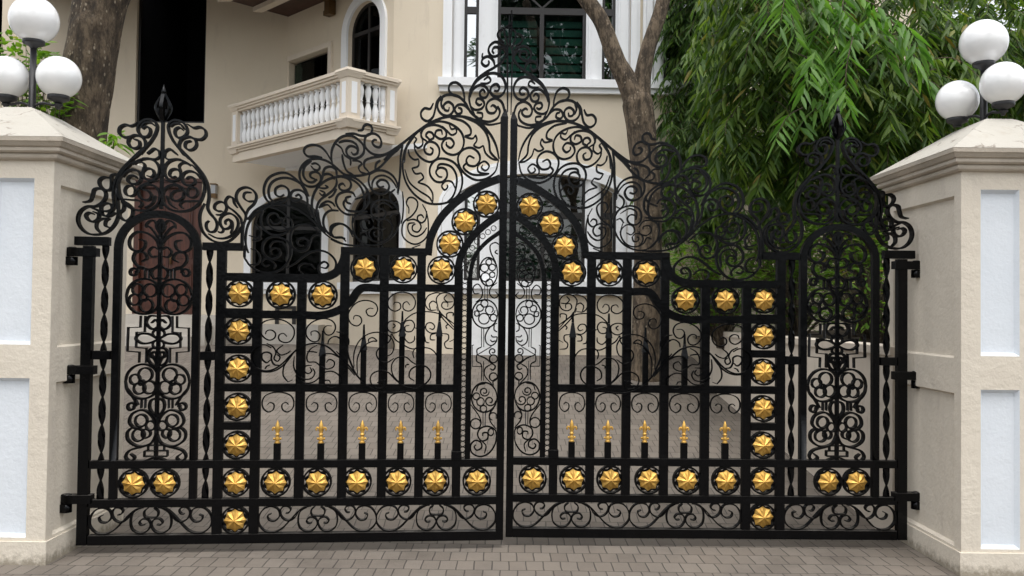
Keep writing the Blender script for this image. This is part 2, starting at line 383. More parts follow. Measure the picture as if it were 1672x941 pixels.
SH('spire', (190, 240, 7.2375), [
 (.014, [(760,20),(850,120),(960,240),(1040,350),(1085,470),(1095,600),(1080,720),(1110,790),(1160,850)]),
 (T2, [(900,215),(990,320),(1040,430),(1050,540)]),
 (T1, [(570,120),(580,60),(640,30),(680,60),(720,95)]), (T2, [(570,115),(610,150),(700,150),(770,150)]),
 (T1, [(900,225),(800,170),(700,150),(610,190),(570,270),(585,350),(640,400),(710,400),(760,360),(760,300),(710,265),(650,280),(630,330),(660,365),(710,352)]),
 (T2, [(765,290),(745,230),(780,195),(840,200),(870,225)]),
 (T1, [(1000,380),(940,310),(860,290),(800,320),(780,390),(820,450),(890,455),(935,420),(915,370),(860,360),(830,385)]),
 (T2, [(580,395),(680,430),(780,480),(830,560),(880,600),(940,590),(965,540),(940,490),(880,480),(845,520),(850,570)]),
 (T1, [(530,570),(570,680),(660,750),(780,765),(890,740),(980,670),(1030,570),(1045,450)]),
 (T1, [(560,640),(550,560),(590,490),(660,455),(740,470),(775,520)]), (T2, [(600,580),(640,680),(720,735)]),
 (T1, [(765,515),(690,530),(650,580),(670,630),(730,640),(790,600),(800,540)]),
 (T2, [(980,640),(880,645),(790,650),(755,690),(790,730)]),
])
S('link_scroll', (320, 280, 7.2375), [
 (T1, [(130,440),(190,520),(240,590),(250,650),(220,710),(160,715),(125,670),(125,615),(155,585)]),
 (T1, [(105,380),(50,500),(50,620),(85,720),(180,810),(300,845),(400,820),(490,740),(545,650),(560,600)]),
 (T1, [(150,740),(250,790),(370,785),(460,720),(500,630),(480,550),(410,500),(340,510),(290,560),(290,630),(330,680),(390,670),(420,620),(390,570),(350,590),(350,630)]),
 (T1, [(540,630),(530,560),(450,470),(370,410),(350,350),(390,300),(440,320),(455,380),(490,430)]),
 (T1, [(240,515),(310,510),(360,450),(350,390),(290,360),(230,390),(220,440),(260,470),(310,470)]),
 (T2, [(410,740),(430,680),(430,600),(390,560)]), (T2, [(320,660),(320,710),(285,725),(265,710)]),
 (.013, [(560,640),(590,520),(540,440),(490,360),(475,290),(510,220),(590,190),(670,220),(715,290),(690,380),(620,450),(590,520)]),
 (T2, [(690,350),(620,355),(565,310),(580,255),(655,250)]),
 (.016, [(560,600),(550,700),(545,800),(545,930)]),
 (T1, [(590,560),(620,560),(700,470),(800,410),(880,385)]),
])
S('step_scroll', (400, 340, 7.2375), [
 (.012, [(1158,420),(1000,345),(880,235),(780,130),(680,55),(600,5),(500,-28),(395,-40),(285,-20),(210,20),(120,80),(45,180),(12,300),(10,430),(40,530)]),
 (T1, [(-5,590),(60,680),(150,740),(280,765),(400,740),(500,650),(545,540),(530,430),(470,370),(380,340),(290,350),(220,420),(210,500),(250,570),(320,600),(390,580),(420,530),(390,480),(340,475),(300,510),(320,550)]),
 (T1, [(10,430),(-5,520),(-5,590)]),
 (T2, [(480,620),(500,520),(480,440),(410,395),(330,405),(295,470),(340,475)]),
 (T1, [(560,230),(470,300),(370,320),(270,290),(200,200),(190,100),(220,30)]),
 (T2, [(540,240),(400,270),(300,220),(265,130),(300,70),(370,65),(410,120),(440,110)]),
 (T2, [(440,130),(400,180),(330,180),(295,130)]),
 (T2, [(440,150),(450,210),(510,245),(560,210),(545,140),(490,110),(450,140),(470,180),(510,190)]),
 (T2, [(220,-20),(330,-5),(440,50),(520,130)]),
 (T1, [(900,310),(800,220),(700,195),(600,220),(545,300),(540,400),(580,480),(660,515),(730,490),(760,430),(730,370),(670,355),(620,390),(640,440),(690,440)]),
 (T1, [(490,710),(600,650),(700,570),(800,515),(910,505),(1010,550),(1075,640),(1060,730),(990,785),(920,790),(870,740),(880,670),(940,635),(985,670),(960,710),(900,700)]),
 (T2, [(640,740),(640,690),(700,655),(780,670),(830,720)]), (T2, [(700,790),(640,740)]),
 (T2, [(120,180),(190,280),(160,350),(50,325)]), (T2, [(60,670),(150,660),(180,590),(140,510),(70,480)]),
 (T2, [(200,640),(240,600),(310,620),(360,680),(340,720)]), (T2, [(200,650),(240,690),(290,670)]),
 (T2, [(770,420),(790,350),(850,315),(900,330)]), (T2, [(90,380),(150,385),(200,350)]),
])
S('wave_scroll', (420, 260, 7.2375), [
 (T1, [(650,690),(600,560),(590,460),(540,330),(450,230),(340,165),(240,170),(140,220),(85,320),(85,430),(140,510),(230,530),(320,500),(375,430),(360,350),(290,315),(220,350),(220,420),(270,445),(320,420)]),
 (T1, [(610,440),(560,340),(480,270),(370,225),(260,230),(170,280),(135,370),(150,460),(200,510)]),
 (T1, [(600,480),(560,400),(490,365),(420,380),(395,430),(420,490),(480,500),(520,460),(490,420),(450,440)]),
 (.013, [(770,830),(680,700),(650,600),(650,480),(690,370),(760,290),(850,235),(950,210),(1060,205),(1160,220)]),
 (.012, [(780,830),(720,720),(700,600),(740,490),(830,420),(910,350),(940,280),(930,210)]),
 (T1, [(800,870),(740,760),(715,600)]),
 (T1, [(730,580),(770,530),(830,500),(890,520),(920,560)]), (T2, [(740,570),(830,540),(880,590)]),
 (T1, [(1150,660),(1050,650),(970,590),(930,500),(960,420),(1050,385),(1130,400),(1160,450)]),
 (T1, [(1110,440),(1050,460),(1060,510),(1110,530)]), (T1, [(1040,480),(1020,530),(1060,600),(1150,620),(1300,620)]),
 (T1, [(960,610),(860,610),(800,660),(780,750),(810,840),(900,920)]),
 (T1, [(1130,920),(1080,820),(1010,770),(930,765),(870,800),(870,880),(900,920),(1000,925),(1040,940)]),
 (T1, [(1040,320),(1010,290),(970,310),(975,350),(1030,375),(1090,350),(1110,300),(1080,240),(1000,210)]),
 (T1, [(590,320),(690,320),(750,260),(745,190),(690,150),(630,170),(630,210),(690,240)]),
 (T1, [(640,20),(560,90),(545,190),(590,260),(650,275),(710,240)]),
 (T2, [(640,60),(690,50),(740,90),(720,130),(670,120),(635,80)]),
 (T1, [(770,200),(800,110),(870,90),(930,130),(940,210)]), (T1, [(690,370),(760,240),(780,190),(835,175),(890,200),(910,240)]),
 (T2, [(800,310),(835,330),(800,345),(730,340)]), (T2, [(740,370),(800,400),(770,430),(735,400)]), (T2, [(840,460),(890,430),(940,350)]),
 (.012, [(870,910),(760,800),(690,720)]),
])
S('swan_scroll', (480, 190, 6.722), [
 (.013, [(1210,285),(1050,450),(930,570),(820,630),(680,655),(560,640),(470,570),(410,520),(330,480),(240,465),(150,490),(80,560),(60,650),(90,730),(170,775),(250,760),(300,700)]),
 (.013, [(1210,278),(1100,360),(1000,420),(900,425),(840,400),(785,340),(775,270),(800,210),(870,190),(930,220),(960,290),(940,340),(890,330),(860,290),(880,260),(910,262)]),
 (T1, [(430,560),(410,450),(420,360),(470,270),(540,220),(630,215),(710,260),(765,330),(765,400),(720,450),(650,465),(590,430),(575,370),(610,330),(660,335),(700,370),(690,410),(650,420),(630,395)]),
 (T1, [(490,290),(560,270),(640,280),(690,320),(710,380)]),
 (T1, [(565,195),(650,190),(740,215),(810,210),(850,180),(855,120),(810,90),(770,105),(750,150),(700,158)]),
 (T1, [(820,610),(770,550),(780,490),(840,460),(950,440),(1050,400),(1110,350)]),
 (T1, [(890,590),(905,520),(950,485)]), (T1, [(530,420),(540,500),(580,600),(660,650)]),
 (T2, [(440,290),(520,350),(550,420),(620,480),(620,540)]), (T2, [(640,490),(700,490),(745,520),(710,560),(730,610),(790,630)]),
 (T1, [(410,490),(350,390),(280,330),(200,315),(130,340),(110,390),(150,440),(230,440),(310,455)]),
 (T1, [(830,640),(820,720),(850,800),(930,855),(1010,840),(1045,770),(1010,710),(950,700),(910,740),(940,780),(990,770)]),
 (T1, [(830,640),(900,600),(990,600),(1080,650),(1130,730),(1140,800)]),
 (T2, [(860,810),(860,730),(900,670),(970,650),(1050,680),(1110,750),(1125,790)]),
 (T1, [(480,660),(600,680),(700,740),(760,830),(770,930)]), (T1, [(480,655),(650,670),(760,750),(820,850),(815,930)]),
])
S('wheel_scroll', (540, 270, 6.275), [
 (T1, [(715,-40),(705,150),(688,300)]),
 (T2, [(230,500),(220,600),(240,700),(300,780),(400,820),(500,810),(600,760),(680,660),(710,540),(680,440),(620,380),(530,355),(450,380),(415,450),(430,520),(480,555),(540,540),(565,490),(530,450),(480,460),(475,500)]),
 (T3, [(440,580),(400,520),(320,500),(250,530),(220,600)]),
 (T3, [(440,620),(420,650),(350,660),(305,610),(330,560),(390,570),(395,600)]),
 (T3, [(510,690),(480,650),(420,650),(390,700),(430,770),(500,785),(580,750),(630,670),(620,600),(560,555),(500,570),(485,620),(520,660),(570,640)]),
 (T3, [(510,680),(490,730),(450,725),(440,690),(460,680)]), (T3, [(300,700),(350,685),(380,740),(440,785)]),
 (T3, [(470,500),(470,420),(540,385),(640,440)]), (T3, [(600,540),(640,495),(680,510)]), (T3, [(610,540),(640,640)]),
 (.012, [(0,760),(100,800),(200,820),(400,828)]), (T1, [(320,790),(240,710),(170,630),(100,600),(30,630),(5,690),(40,740),(120,745),(155,780)]),
 (T2, [(690,430),(610,350),(610,290),(660,245)]), (T2, [(640,390),(690,368)]), (T2, [(735,270),(745,400),(735,540),(720,600)]),
 (T2, [(245,350),(350,310),(380,240)]), (T1, [(230,510),(300,500),(340,440),(345,330),(310,230)]), (T1, [(300,480),(380,400),(390,310),(350,220)]),
])
S('droplet_scroll', (540, 270, 6.275), [
 (T2, [(800,495),(800,440),(775,390),(800,335),(850,335),(890,380),(880,450),(830,520),(750,580),(730,650),(740,730),(800,790),(870,810),(940,780),(990,720),(1000,600),(980,480),(940,400)]),
 (T2, [(780,570),(850,555),(910,590),(925,640),(890,685),(840,665),(840,620),(870,600)]),
 (T2, [(860,590),(800,600),(790,650),(820,710),(880,730),(940,700),(985,640)]), (T2, [(985,470),(970,560),(930,590),(890,560),(895,520),(930,510),(955,540)]),
 (T2, [(830,850),(920,815)]),
])
S('round_scroll', (640, 170, 5.23), [
 (.014, [(-70,480),(0,410),(100,330),(200,250),(330,160),(450,115),(560,105),(660,120),(760,170),(840,260),(890,360),(915,470)]),
 (T1, [(910,480),(880,580),(800,640),(720,650),(640,610),(580,540),(565,450),(610,390),(680,375),(740,420),(750,480),(710,530),(650,520),(635,480),(660,445),(705,465)]),
 (.013, [(330,165),(210,250),(130,350),(95,470),(95,580),(130,690),(200,780),(300,845),(400,855),(500,830),(570,770),(600,680),(590,590),(540,510),(460,470),(380,475),(330,530),(325,600),(370,660),(430,665),(470,620),(460,560),(410,545),(375,580),(400,620),(430,625)]),
 (T1, [(-50,470),(60,380),(95,330)]), (T1, [(95,330),(75,450),(70,600),(45,760)]),
 (T1, [(200,260),(120,380),(105,500)]), (T2, [(110,560),(150,670),(230,740),(320,800),(350,850)]),
 (T1, [(380,580),(400,520),(450,515),(510,540),(550,610),(550,700),(520,790),(470,840)]),
 (T2, [(540,720),(510,665),(460,660),(425,700),(450,735),(475,710),(470,690)]),
 (T1, [(190,330),(200,400),(260,470),(330,495),(390,460),(405,390),(370,335),(310,325),(275,370),(290,420),(335,430),(350,390),(325,370)]),
 (T1, [(330,165),(420,150),(520,180),(590,240),(615,320),(590,400),(530,435),(460,415),(425,360),(450,305),(500,295),(530,340),(500,375),(465,350),(465,325)]),
 (T1, [(300,320),(250,280),(270,210),(340,180),(410,190),(460,230),(460,280),(420,300),(370,270),(380,230),(420,225),(430,260)]),
 (T1, [(310,310),(355,290),(345,250),(310,240),(290,270),(320,300)]),
 (T2, [(490,180),(510,215),(545,210),(550,245),(510,265),(470,230),(430,190)]), (T2, [(240,240),(260,300),(260,350),(220,375),(190,340),(210,300),(195,285)]),
 (T1, [(500,120),(610,150),(670,210),(670,260),(620,275)]), (T2, [(620,280),(690,295),(715,265)]), (T2, [(715,265),(725,310),(695,355)]),
 (T2, [(695,355),(740,375),(780,355)]), (T2, [(780,355),(800,420),(860,470),(910,480)]), (T1, [(600,110),(720,160),(800,240),(830,330),(840,410),(905,480)]),
 (T2, [(140,390),(150,440),(190,475),(230,470)]), (T2, [(230,475),(225,530),(170,550)]), (T2, [(170,550),(200,595),(250,590)]),
 (T2, [(250,590),(270,630),(220,670)]), (T2, [(220,670),(300,700),(345,760),(350,840)]),
 (T1, [(640,500),(610,540),(680,600),(780,605),(830,595)]), (T2, [(830,595),(740,580),(735,530),(790,490),(830,530),(800,570),(765,545),(775,520)]),
])
S('crown_scroll', (680, 120, 6.722), [
 (T1, [(185,330),(150,390),(90,385),(50,430),(60,490),(120,525),(180,480),(205,400),(225,310),(270,250)]),
 (.013, [(920,545),(800,565),(720,540),(650,480),(590,420),(540,330),(470,260),(390,235),(310,245),(240,310),(235,390),(280,450),(350,465),(400,420),(400,350),(350,315),(300,350),(310,400),(350,410),(360,375)]),
 (T1, [(290,260),(270,330),(290,390)]),
 (T1, [(610,450),(560,380),(510,345),(450,350),(420,400),(450,445),(495,430),(490,390),(455,375)]),
 (T1, [(530,330),(520,220),(490,140),(430,100),(370,120),(355,180),(390,230),(470,260)]),
 (.014, [(640,460),(590,350),(580,250),(620,140),(690,60),(780,10),(860,0),(930,30),(975,110),(970,190),(920,250),(850,250),(810,200),(830,140),(880,120),(910,160),(890,195),(850,190)]),
 (T1, [(600,370),(640,400),(710,390),(745,340),(720,290),(670,280),(655,320),(690,350),(720,335)]),
 (T1, [(590,260),(620,180),(690,130),(760,150),(790,210),(760,265),(710,260),(695,210),(730,180),(755,210)]),
 (T2, [(660,430),(720,440),(720,490),(690,490)]), (T2, [(700,110),(780,110),(815,80),(790,40),(740,70)]),
 (T1, [(650,470),(720,520),(810,530),(890,490),(915,420),(890,360)]),
 (T1, [(920,545),(965,450),(960,380),(930,310),(860,275),(790,310),(765,370),(790,430),(850,435),(880,390),(840,350),(815,365)]),
])
S('crown_scroll', (750, 20, 7.2375), [
 (.013, [(120,930),(200,800),(300,720),(420,650),(510,580),(560,490),(550,420),(490,370),(420,355),(360,400),(345,460),(380,520),(440,520),(485,470),(460,420),(410,420),(390,460),(410,490)]),
 (T1, [(560,500),(520,430),(470,410)]),
 (T1, [(420,640),(400,570),(340,525),(280,550),(265,600),(310,640),(350,610),(345,575)]), (T2, [(275,545),(270,520),(275,490)]),
 (T2, [(570,390),(560,330),(540,280),(540,190),(600,150),(618,110)]), (T2, [(530,360),(470,310),(450,260),(480,220),(520,210)]),
 (.010, [(570,1180),(570,930),(570,600),(572,420),(600,330),(616,200),(618,110),(618,-15)]),
])
S('vine_scroll', (400, 510, 6.722), [
 (T3, [(235,240),(250,205),(300,195),(345,230),(335,280),(280,305),(215,270),(180,200),(200,120),(270,85),(400,80),(490,120),(545,180),(545,260),(500,320),(440,330),(385,300),(385,250),(430,230),(470,265)]),
 (T3, [(735,255),(735,215),(790,205),(830,250),(810,310),(750,320),(690,270),(680,190),(730,120),(830,75),(920,75),(980,110),(1000,170),(960,240),(900,245),(870,190),(900,150),(960,150)]),
 (T2, [(1210,690),(1100,560),(1000,450),(900,370),(790,340),(680,355),(590,400),(500,480),(420,560),(330,620),(230,640),(130,600),(85,520),(90,430),(150,370),(230,355),(300,390)]),
 (T2, [(540,450),(430,580),(330,640),(220,650),(120,610)]),
 (T3, [(1200,620),(1150,500),(1120,380),(1060,290),(990,265),(930,300),(915,350)]),
 (T2, [(290,520),(250,550),(200,510),(200,455),(250,435),(300,460),(300,510),(330,570),(400,580)]),
 (T3, [(250,340),(320,380),(350,440),(330,510),(370,535),(395,490),(360,460)]), (T3, [(430,355),(360,420),(400,465),(470,450),(510,420)]),
 (T3, [(550,480),(545,600),(590,690),(660,730),(740,720),(775,660),(750,610)]),
 (T3, [(560,690),(620,750),(700,775),(780,750),(840,690),(900,650),(980,650),(1050,710),(1040,790),(960,825),(890,800),(880,750),(930,745),(945,775)]),
 (T3, [(800,360),(730,400),(690,470),(700,540),(780,545),(840,590),(910,620),(980,590),(985,540),(930,515),(900,550)]),
 (T3, [(830,500),(870,460),(960,455),(1050,500)]), (T3, [(480,760),(430,690),(435,600),(480,520)]), (T3, [(480,760),(530,740)]),
 (T3, [(740,580),(670,590),(660,640),(700,670),(740,640),(720,600)]), (T3, [(690,430),(750,430),(800,440)]), (T3, [(230,620),(250,590),(285,575)]),
])
S('vine_scroll', (550, 470, 5.229), [
 (T3, [(145,270),(155,240),(200,245),(215,290),(180,325),(125,305),(100,240),(130,170),(190,120),(270,110),(335,140),(350,190),(320,240),(270,235),(255,195),(285,175),(315,180)]),
 (T3, [(485,145),(500,125),(540,135),(545,175),(500,200),(450,175),(440,110),(490,55),(560,40),(630,55),(670,110),(660,170),(615,200),(570,180),(570,135),(600,120),(625,150)]),
 (T3, [(850,190),(790,190),(755,140),(775,75),(840,45),(900,50)]), (T3, [(890,260),(860,160),(850,90),(890,50),(960,50),(1000,100),(985,165),(930,185),(895,160),(905,125),(945,130),(945,165)]),
 (T3, [(990,120),(940,120),(915,90),(940,60)]), (T3, [(800,190),(790,140),(820,115),(850,130)]),
 (T2, [(0,540),(80,630),(170,740),(270,840),(400,890),(560,885),(700,850),(790,780),(800,720),(760,670),(690,665),(630,700),(620,760),(660,790)]),
 (T3, [(150,680),(150,560),(190,460),(270,395),(370,380),(450,410),(490,480),(470,560),(410,590)]), (T3, [(180,740),(180,600),(230,500),(310,455),(345,455),(310,425),(275,440),(275,465)]),
 (T3, [(490,600),(430,635),(370,620),(340,560),(370,510),(410,510)]), (T3, [(0,415),(50,450),(90,530),(120,640),(190,770)]), (T3, [(0,375),(60,390),(105,440),(105,490)]),
 (T3, [(415,780),(400,850),(330,850),(290,800),(300,740),(370,705),(440,720),(500,780),(580,840),(680,860)]), (T3, [(345,810),(380,790),(410,810)]),
 (T3, [(530,800),(480,740),(470,660),(510,600),(590,590),(640,630),(690,660)]), (T3, [(590,680),(590,660),(620,650)]),
 (T3, [(1000,340),(920,250),(850,215),(750,205),(660,220),(590,270),(570,300)]), (T3, [(860,200),(850,160)]), (T3, [(1000,310),(900,230),(870,190)]), (T3, [(1000,360),(920,280),(880,230)]),
 (T3, [(430,320),(450,290),(500,285),(545,310),(540,360),(490,385),(445,365),(430,320)]), (T3, [(480,345),(500,325),(480,305)]), (T3, [(570,320),(590,285),(640,280),(665,320),(640,370),(590,370),(585,330),(620,320)]),
 (T3, [(465,390),(460,440),(430,480)]), (T3, [(470,390),(500,440),(560,480),(640,520),(720,510),(800,520),(850,570),(870,640)]),
 (T3, [(850,380),(800,385),(760,350),(770,305),(810,300),(835,330),(820,355),(790,345)]), (T3, [(900,390),(950,400),(950,440),(920,470),(930,510),(990,520)]),
 (T3, [(1000,440),(960,460)]), (T3, [(850,390),(805,400),(800,440),(840,445)]), (T3, [(660,340),(720,360),(750,420),(760,460),(790,470)]), (T3, [(940,270),(940,220),(990,215),(990,245)]),
 (T3, [(940,350),(930,330),(950,310)]), (T3, [(590,390),(580,430),(620,470),(660,450),(665,410)]), (T3, [(660,600),(650,550),(680,510),(740,500)]),
])
def circ(cx, cy, r, a0=0, turn=360, r1=None, n=14, ry=None):
    out = []
    for k in range(n+1):
        a = R(a0+turn*k/n); rr = r+((r1 if r1 is not None else r)-r)*k/n
        out.append((cx+rr*math.cos(a), cy+rr*(ry/r if ry else 1)*math.sin(a)))
    return out
S('slim_panel', (740, 350, 6.27), [
 (T2, circ(360, 590, 92, 0, 360, ry=146)), (T3, circ(320, 550, 40)), (T3, circ(400, 545, 33)), (T3, circ(330, 645, 45)), (T3, circ(400, 620, 28)),
 (T3, circ(365, 490, 30)), (T3, circ(370, 700, 35)), (T3, [(435,490),(385,390),(380,320),(430,290),(470,310)]), (T3, [(460,410),(430,390),(450,365)]),
 (T3, [(322,735),(322,870)]), (T3, [(350,735),(350,870)]), (T3, [(230,900),(290,850),(295,770),(250,715),(205,750),(215,810),(270,810)]),
 (T3, [(450,700),(380,760),(375,820),(420,860),(460,830),(430,790)]),
])
S('slim_panel', (740, 480, 6.27), [
 (T2, circ(325, 205, 130, 0, 360, ry=146)), (T3, circ(315, 255, 54)), (T3, circ(375, 165, 54, 0, 420, 30)), (T3, circ(275, 145, 34)), (T3, circ(412, 245, 34)), (T3, circ(240, 205, 32, 200, 400, 18)),
 (T3, circ(320, 100, 36)), (T3, [(290,355),(290,545)]), (T3, [(313,355),(313,545)]), (T3, [(450,300),(380,340),(330,430),(340,500),(390,530),(440,490),(450,440)]),
 (T3, [(420,310),(420,370),(450,390)]), (T3, [(450,440),(400,440),(390,420)]), (T3, [(435,480),(400,490),(378,470)]), (T3, [(210,522),(195,530)]), (T3, [(195,525),(195,740)]), (T3, [(195,742),(290,745)]),
 (T3, [(290,545),(245,570),(245,620)]), (T2, [(245,625),(390,540)]), (T2, [(245,625),(330,660),(390,710),(430,740),(410,780),(375,765)]), (T3, [(240,620),(240,690),(285,720),(290,890)]), (T3, [(310,690),(312,890)]),
 (T3, circ(412, 665, 40)), (T3, circ(405, 590, 40, 90, 420, 10)), (T3, [(390,720),(330,760),(320,830),(400,930)]), (T3, circ(410, 850, 40)), (T3, [(450,860),(410,890),(410,940)]),
])
S('slim_panel', (740, 610, 6.27), [
 (T2, circ(318, 245, 130, 0, 360, ry=152)), (T3, circ(318, 185, 52, 0, 500, 14)), (T3, circ(375, 280, 58, 0, 460, 16)), (T3, circ(238, 235, 35)), (T3, circ(280, 290, 38, ry=42)), (T3, circ(310, 362, 34)),
 (T3, [(235,180),(260,120),(330,105)]), (T3, [(305,400),(305,535)]), (T3, [(328,400),(328,535)]), (T3, [(180,320),(260,430),(285,500),(270,560)]), (T3, circ(230, 515, 52)),
 (T3, [(420,350),(370,420),(380,490),(440,570)]), (T3, circ(408, 440, 38, 100, 300)), (T2, [(440,640),(430,580),(350,540),(270,570),(250,630),(290,690),(350,670),(350,610),(305,610),(300,640)]),
 (T2, [(440,640),(430,720),(360,820),(270,850),(190,810),(180,730),(230,685),(285,710),(290,760),(240,785),(215,750),(235,730)]), (T3, [(290,690),(335,740),(320,820)]), (T3, circ(385, 600, 28, ry=36)),
])
SH('tower_panel', (120, 340, 3.619), [
 (.016, [(512,180),(503,120),(515,70),(540,105),(522,150)]), (T2, [(515,240),(530,180),(575,120),(605,105)]), (T2, [(535,110),(560,75),(595,90),(605,120)]),
 (T1, [(515,260),(540,190),(600,150),(660,150),(695,190),(690,240),(650,260),(610,240),(605,200),(640,190)]),
 (T1, [(505,270),(520,340),(570,365),(630,355),(670,310),(660,270),(610,265),(590,300),(620,320)]), (T2, [(512,250),(555,232),(580,260),(560,290),(530,285)]),
 (T2, [(500,360),(530,350),(560,380),(540,420),(505,405)]), (T2, [(590,360),(635,350),(640,375)]), (T1, circ(664, 385, 27, 180, 400, 14)), (T2, [(575,362),(575,420)]), (T2, [(597,362),(597,420)]),
 (T1, circ(597, 525, 104)), (T2, circ(562, 488, 38)), (T2, circ(637, 483, 32)), (T2, circ(582, 578, 38)), (T2, circ(652, 545, 32)), (T2, circ(600, 530, 22)),
 (T1, [(490,640),(560,640),(578,680),(540,716),(500,695),(520,660),(548,680)]),
 (.010, [(585,638),(585,732)]), (.010, [(580,732),(632,738)]), (.010, [(632,733),(632,825)]), (.010, [(632,825),(570,830)]), (.010, [(570,825),(570,915)]),
 (.010, [(612,638),(612,708)]), (.010, [(608,706),(682,710)]), (.010, [(682,706),(682,848)]), (.010, [(682,848),(608,853)]), (.010, [(610,850),(610,915)]),
 (T1, [(505,775),(560,745),(620,750),(635,775),(600,800),(550,797),(505,775)]), (T2, circ(518, 742, 20)), (T2, circ(514, 805, 21)),
 (T1, [(490,830),(540,830),(562,870),(545,915),(500,938)]), (T1, circ(525, 865, 21, 0, 400, 12)),
])
SH('tower_panel', (120, 560, 3.919), [
 (T1, circ(632, 248, 110)), (T2, circ(618, 205, 44)), (T2, circ(682, 235, 32)), (T2, circ(588, 285, 40)), (T2, circ(652, 292, 36)), (T2, circ(640, 255, 16)),
 (T1, [(515,160),(560,110),(600,60)]), (T2, [(610,360),(610,418)]), (T2, [(634,360),(634,418)]), (T1, [(735,290),(690,345),(655,400)]), (T1, circ(698, 410, 28, 180, 400, 16)),
 (T1, [(515,480),(580,420),(575,370),(545,358),(528,400)]), (.018, [(510,360),(502,410),(510,450)]),
 (T1, [(518,570),(555,480),(620,430),(690,455),(705,510),(660,548),(610,530)]), (T2, circ(632, 497, 38)), (T2, circ(570, 530, 30)),
 (T1, [(515,570),(560,640),(640,662),(710,620),(715,570),(680,542),(630,555)]), (T2, circ(645, 590, 38)), (T2, circ(597, 580, 28)),
 (T1, [(600,662),(700,690),(720,730),(690,757),(662,735),(690,708)]),
 (T2, [(515,655),(580,655)]), (T2, [(580,655),(580,690)]), (T2, [(515,690),(602,690)]), (T2, [(602,690),(602,726)]), (T2, [(515,726),(602,726)]), (T2, [(510,733),(560,740),(605,758)]),
])
UC = (U(268, 300).x+U(251, 740).x)/2

def rosette(root, u, z, Rr):
    bm = BM(); n = 28
    for k in range(n):        # flat bar ring
        a0, a1 = 2*math.pi*k/n, 2*math.pi*(k+1)/n
        def p(r, a, y): return (SX*u+r*math.cos(a), y, z+r*math.sin(a))
        ri = Rr-.011
        q = [[p(Rr, a, -.024), p(Rr, a, .02), p(ri, a, .02), p(ri, a, -.024)] for a in (a0, a1)]
        for i in range(4):
            j = (i+1) % 4
            f = bm.faces.new([bm.verts.new(x) for x in (q[0][i], q[0][j], q[1][j], q[1][i])])
    bmesh.ops.remove_doubles(bm, verts=bm.verts, dist=1e-5)
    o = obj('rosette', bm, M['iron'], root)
    bm = BM(); n = 80; fr = []; bk = []     # scalloped backing cup
    for k in range(n):
        a = 2*math.pi*k/n
        r = ri*(.845+.135*abs(math.sin(a*5))**1.5)
        fr.append(bm.verts.new((SX*u+r*math.cos(a), -.006, z+r*math.sin(a)))); bk.append(bm.verts.new((SX*u+r*math.cos(a), .004, z+r*math.sin(a))))
    bm.faces.new(fr); bm.faces.new(bk[::-1])
    for k in range(n): bm.faces.new((fr[k], fr[(k+1) % n], bk[(k+1) % n], bk[k]))
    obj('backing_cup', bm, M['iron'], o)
    bm = BM(); ph = random.uniform(-.12, .12)+math.pi/2; ns = 8
    ap = bm.verts.new((SX*u, -.046, z)); mid = []; out = []; back = []
    rs = .073
    for k in range(2*ns):
        a = ph+math.pi*k/ns; tip = (k % 2 == 0)
        rm, ym = (rs*.5, -.034) if tip else (rs*.44, -.0255)
        ro, yo = (rs, -.0125) if tip else (rs*.835, -.0105)
        mid.append(bm.verts.new((SX*u+rm*math.cos(a), ym, z+rm*math.sin(a))))
        out.append(bm.verts.new((SX*u+ro*math.cos(a), yo, z+ro*math.sin(a))))
        back.append(bm.verts.new((SX*u+ro*.96*math.cos(a), -.0065, z+ro*.96*math.sin(a))))
    for k in range(2*ns):
        j = (k+1) % (2*ns)
        bm.faces.new((ap, mid[k], mid[j])); bm.faces.new((mid[k], out[k], out[j], mid[j])); bm.faces.new((out[k], back[k], back[j], out[j]))
    bm.faces.new(back[::-1])
    obj('gold_star', bm, M['gold'], o)

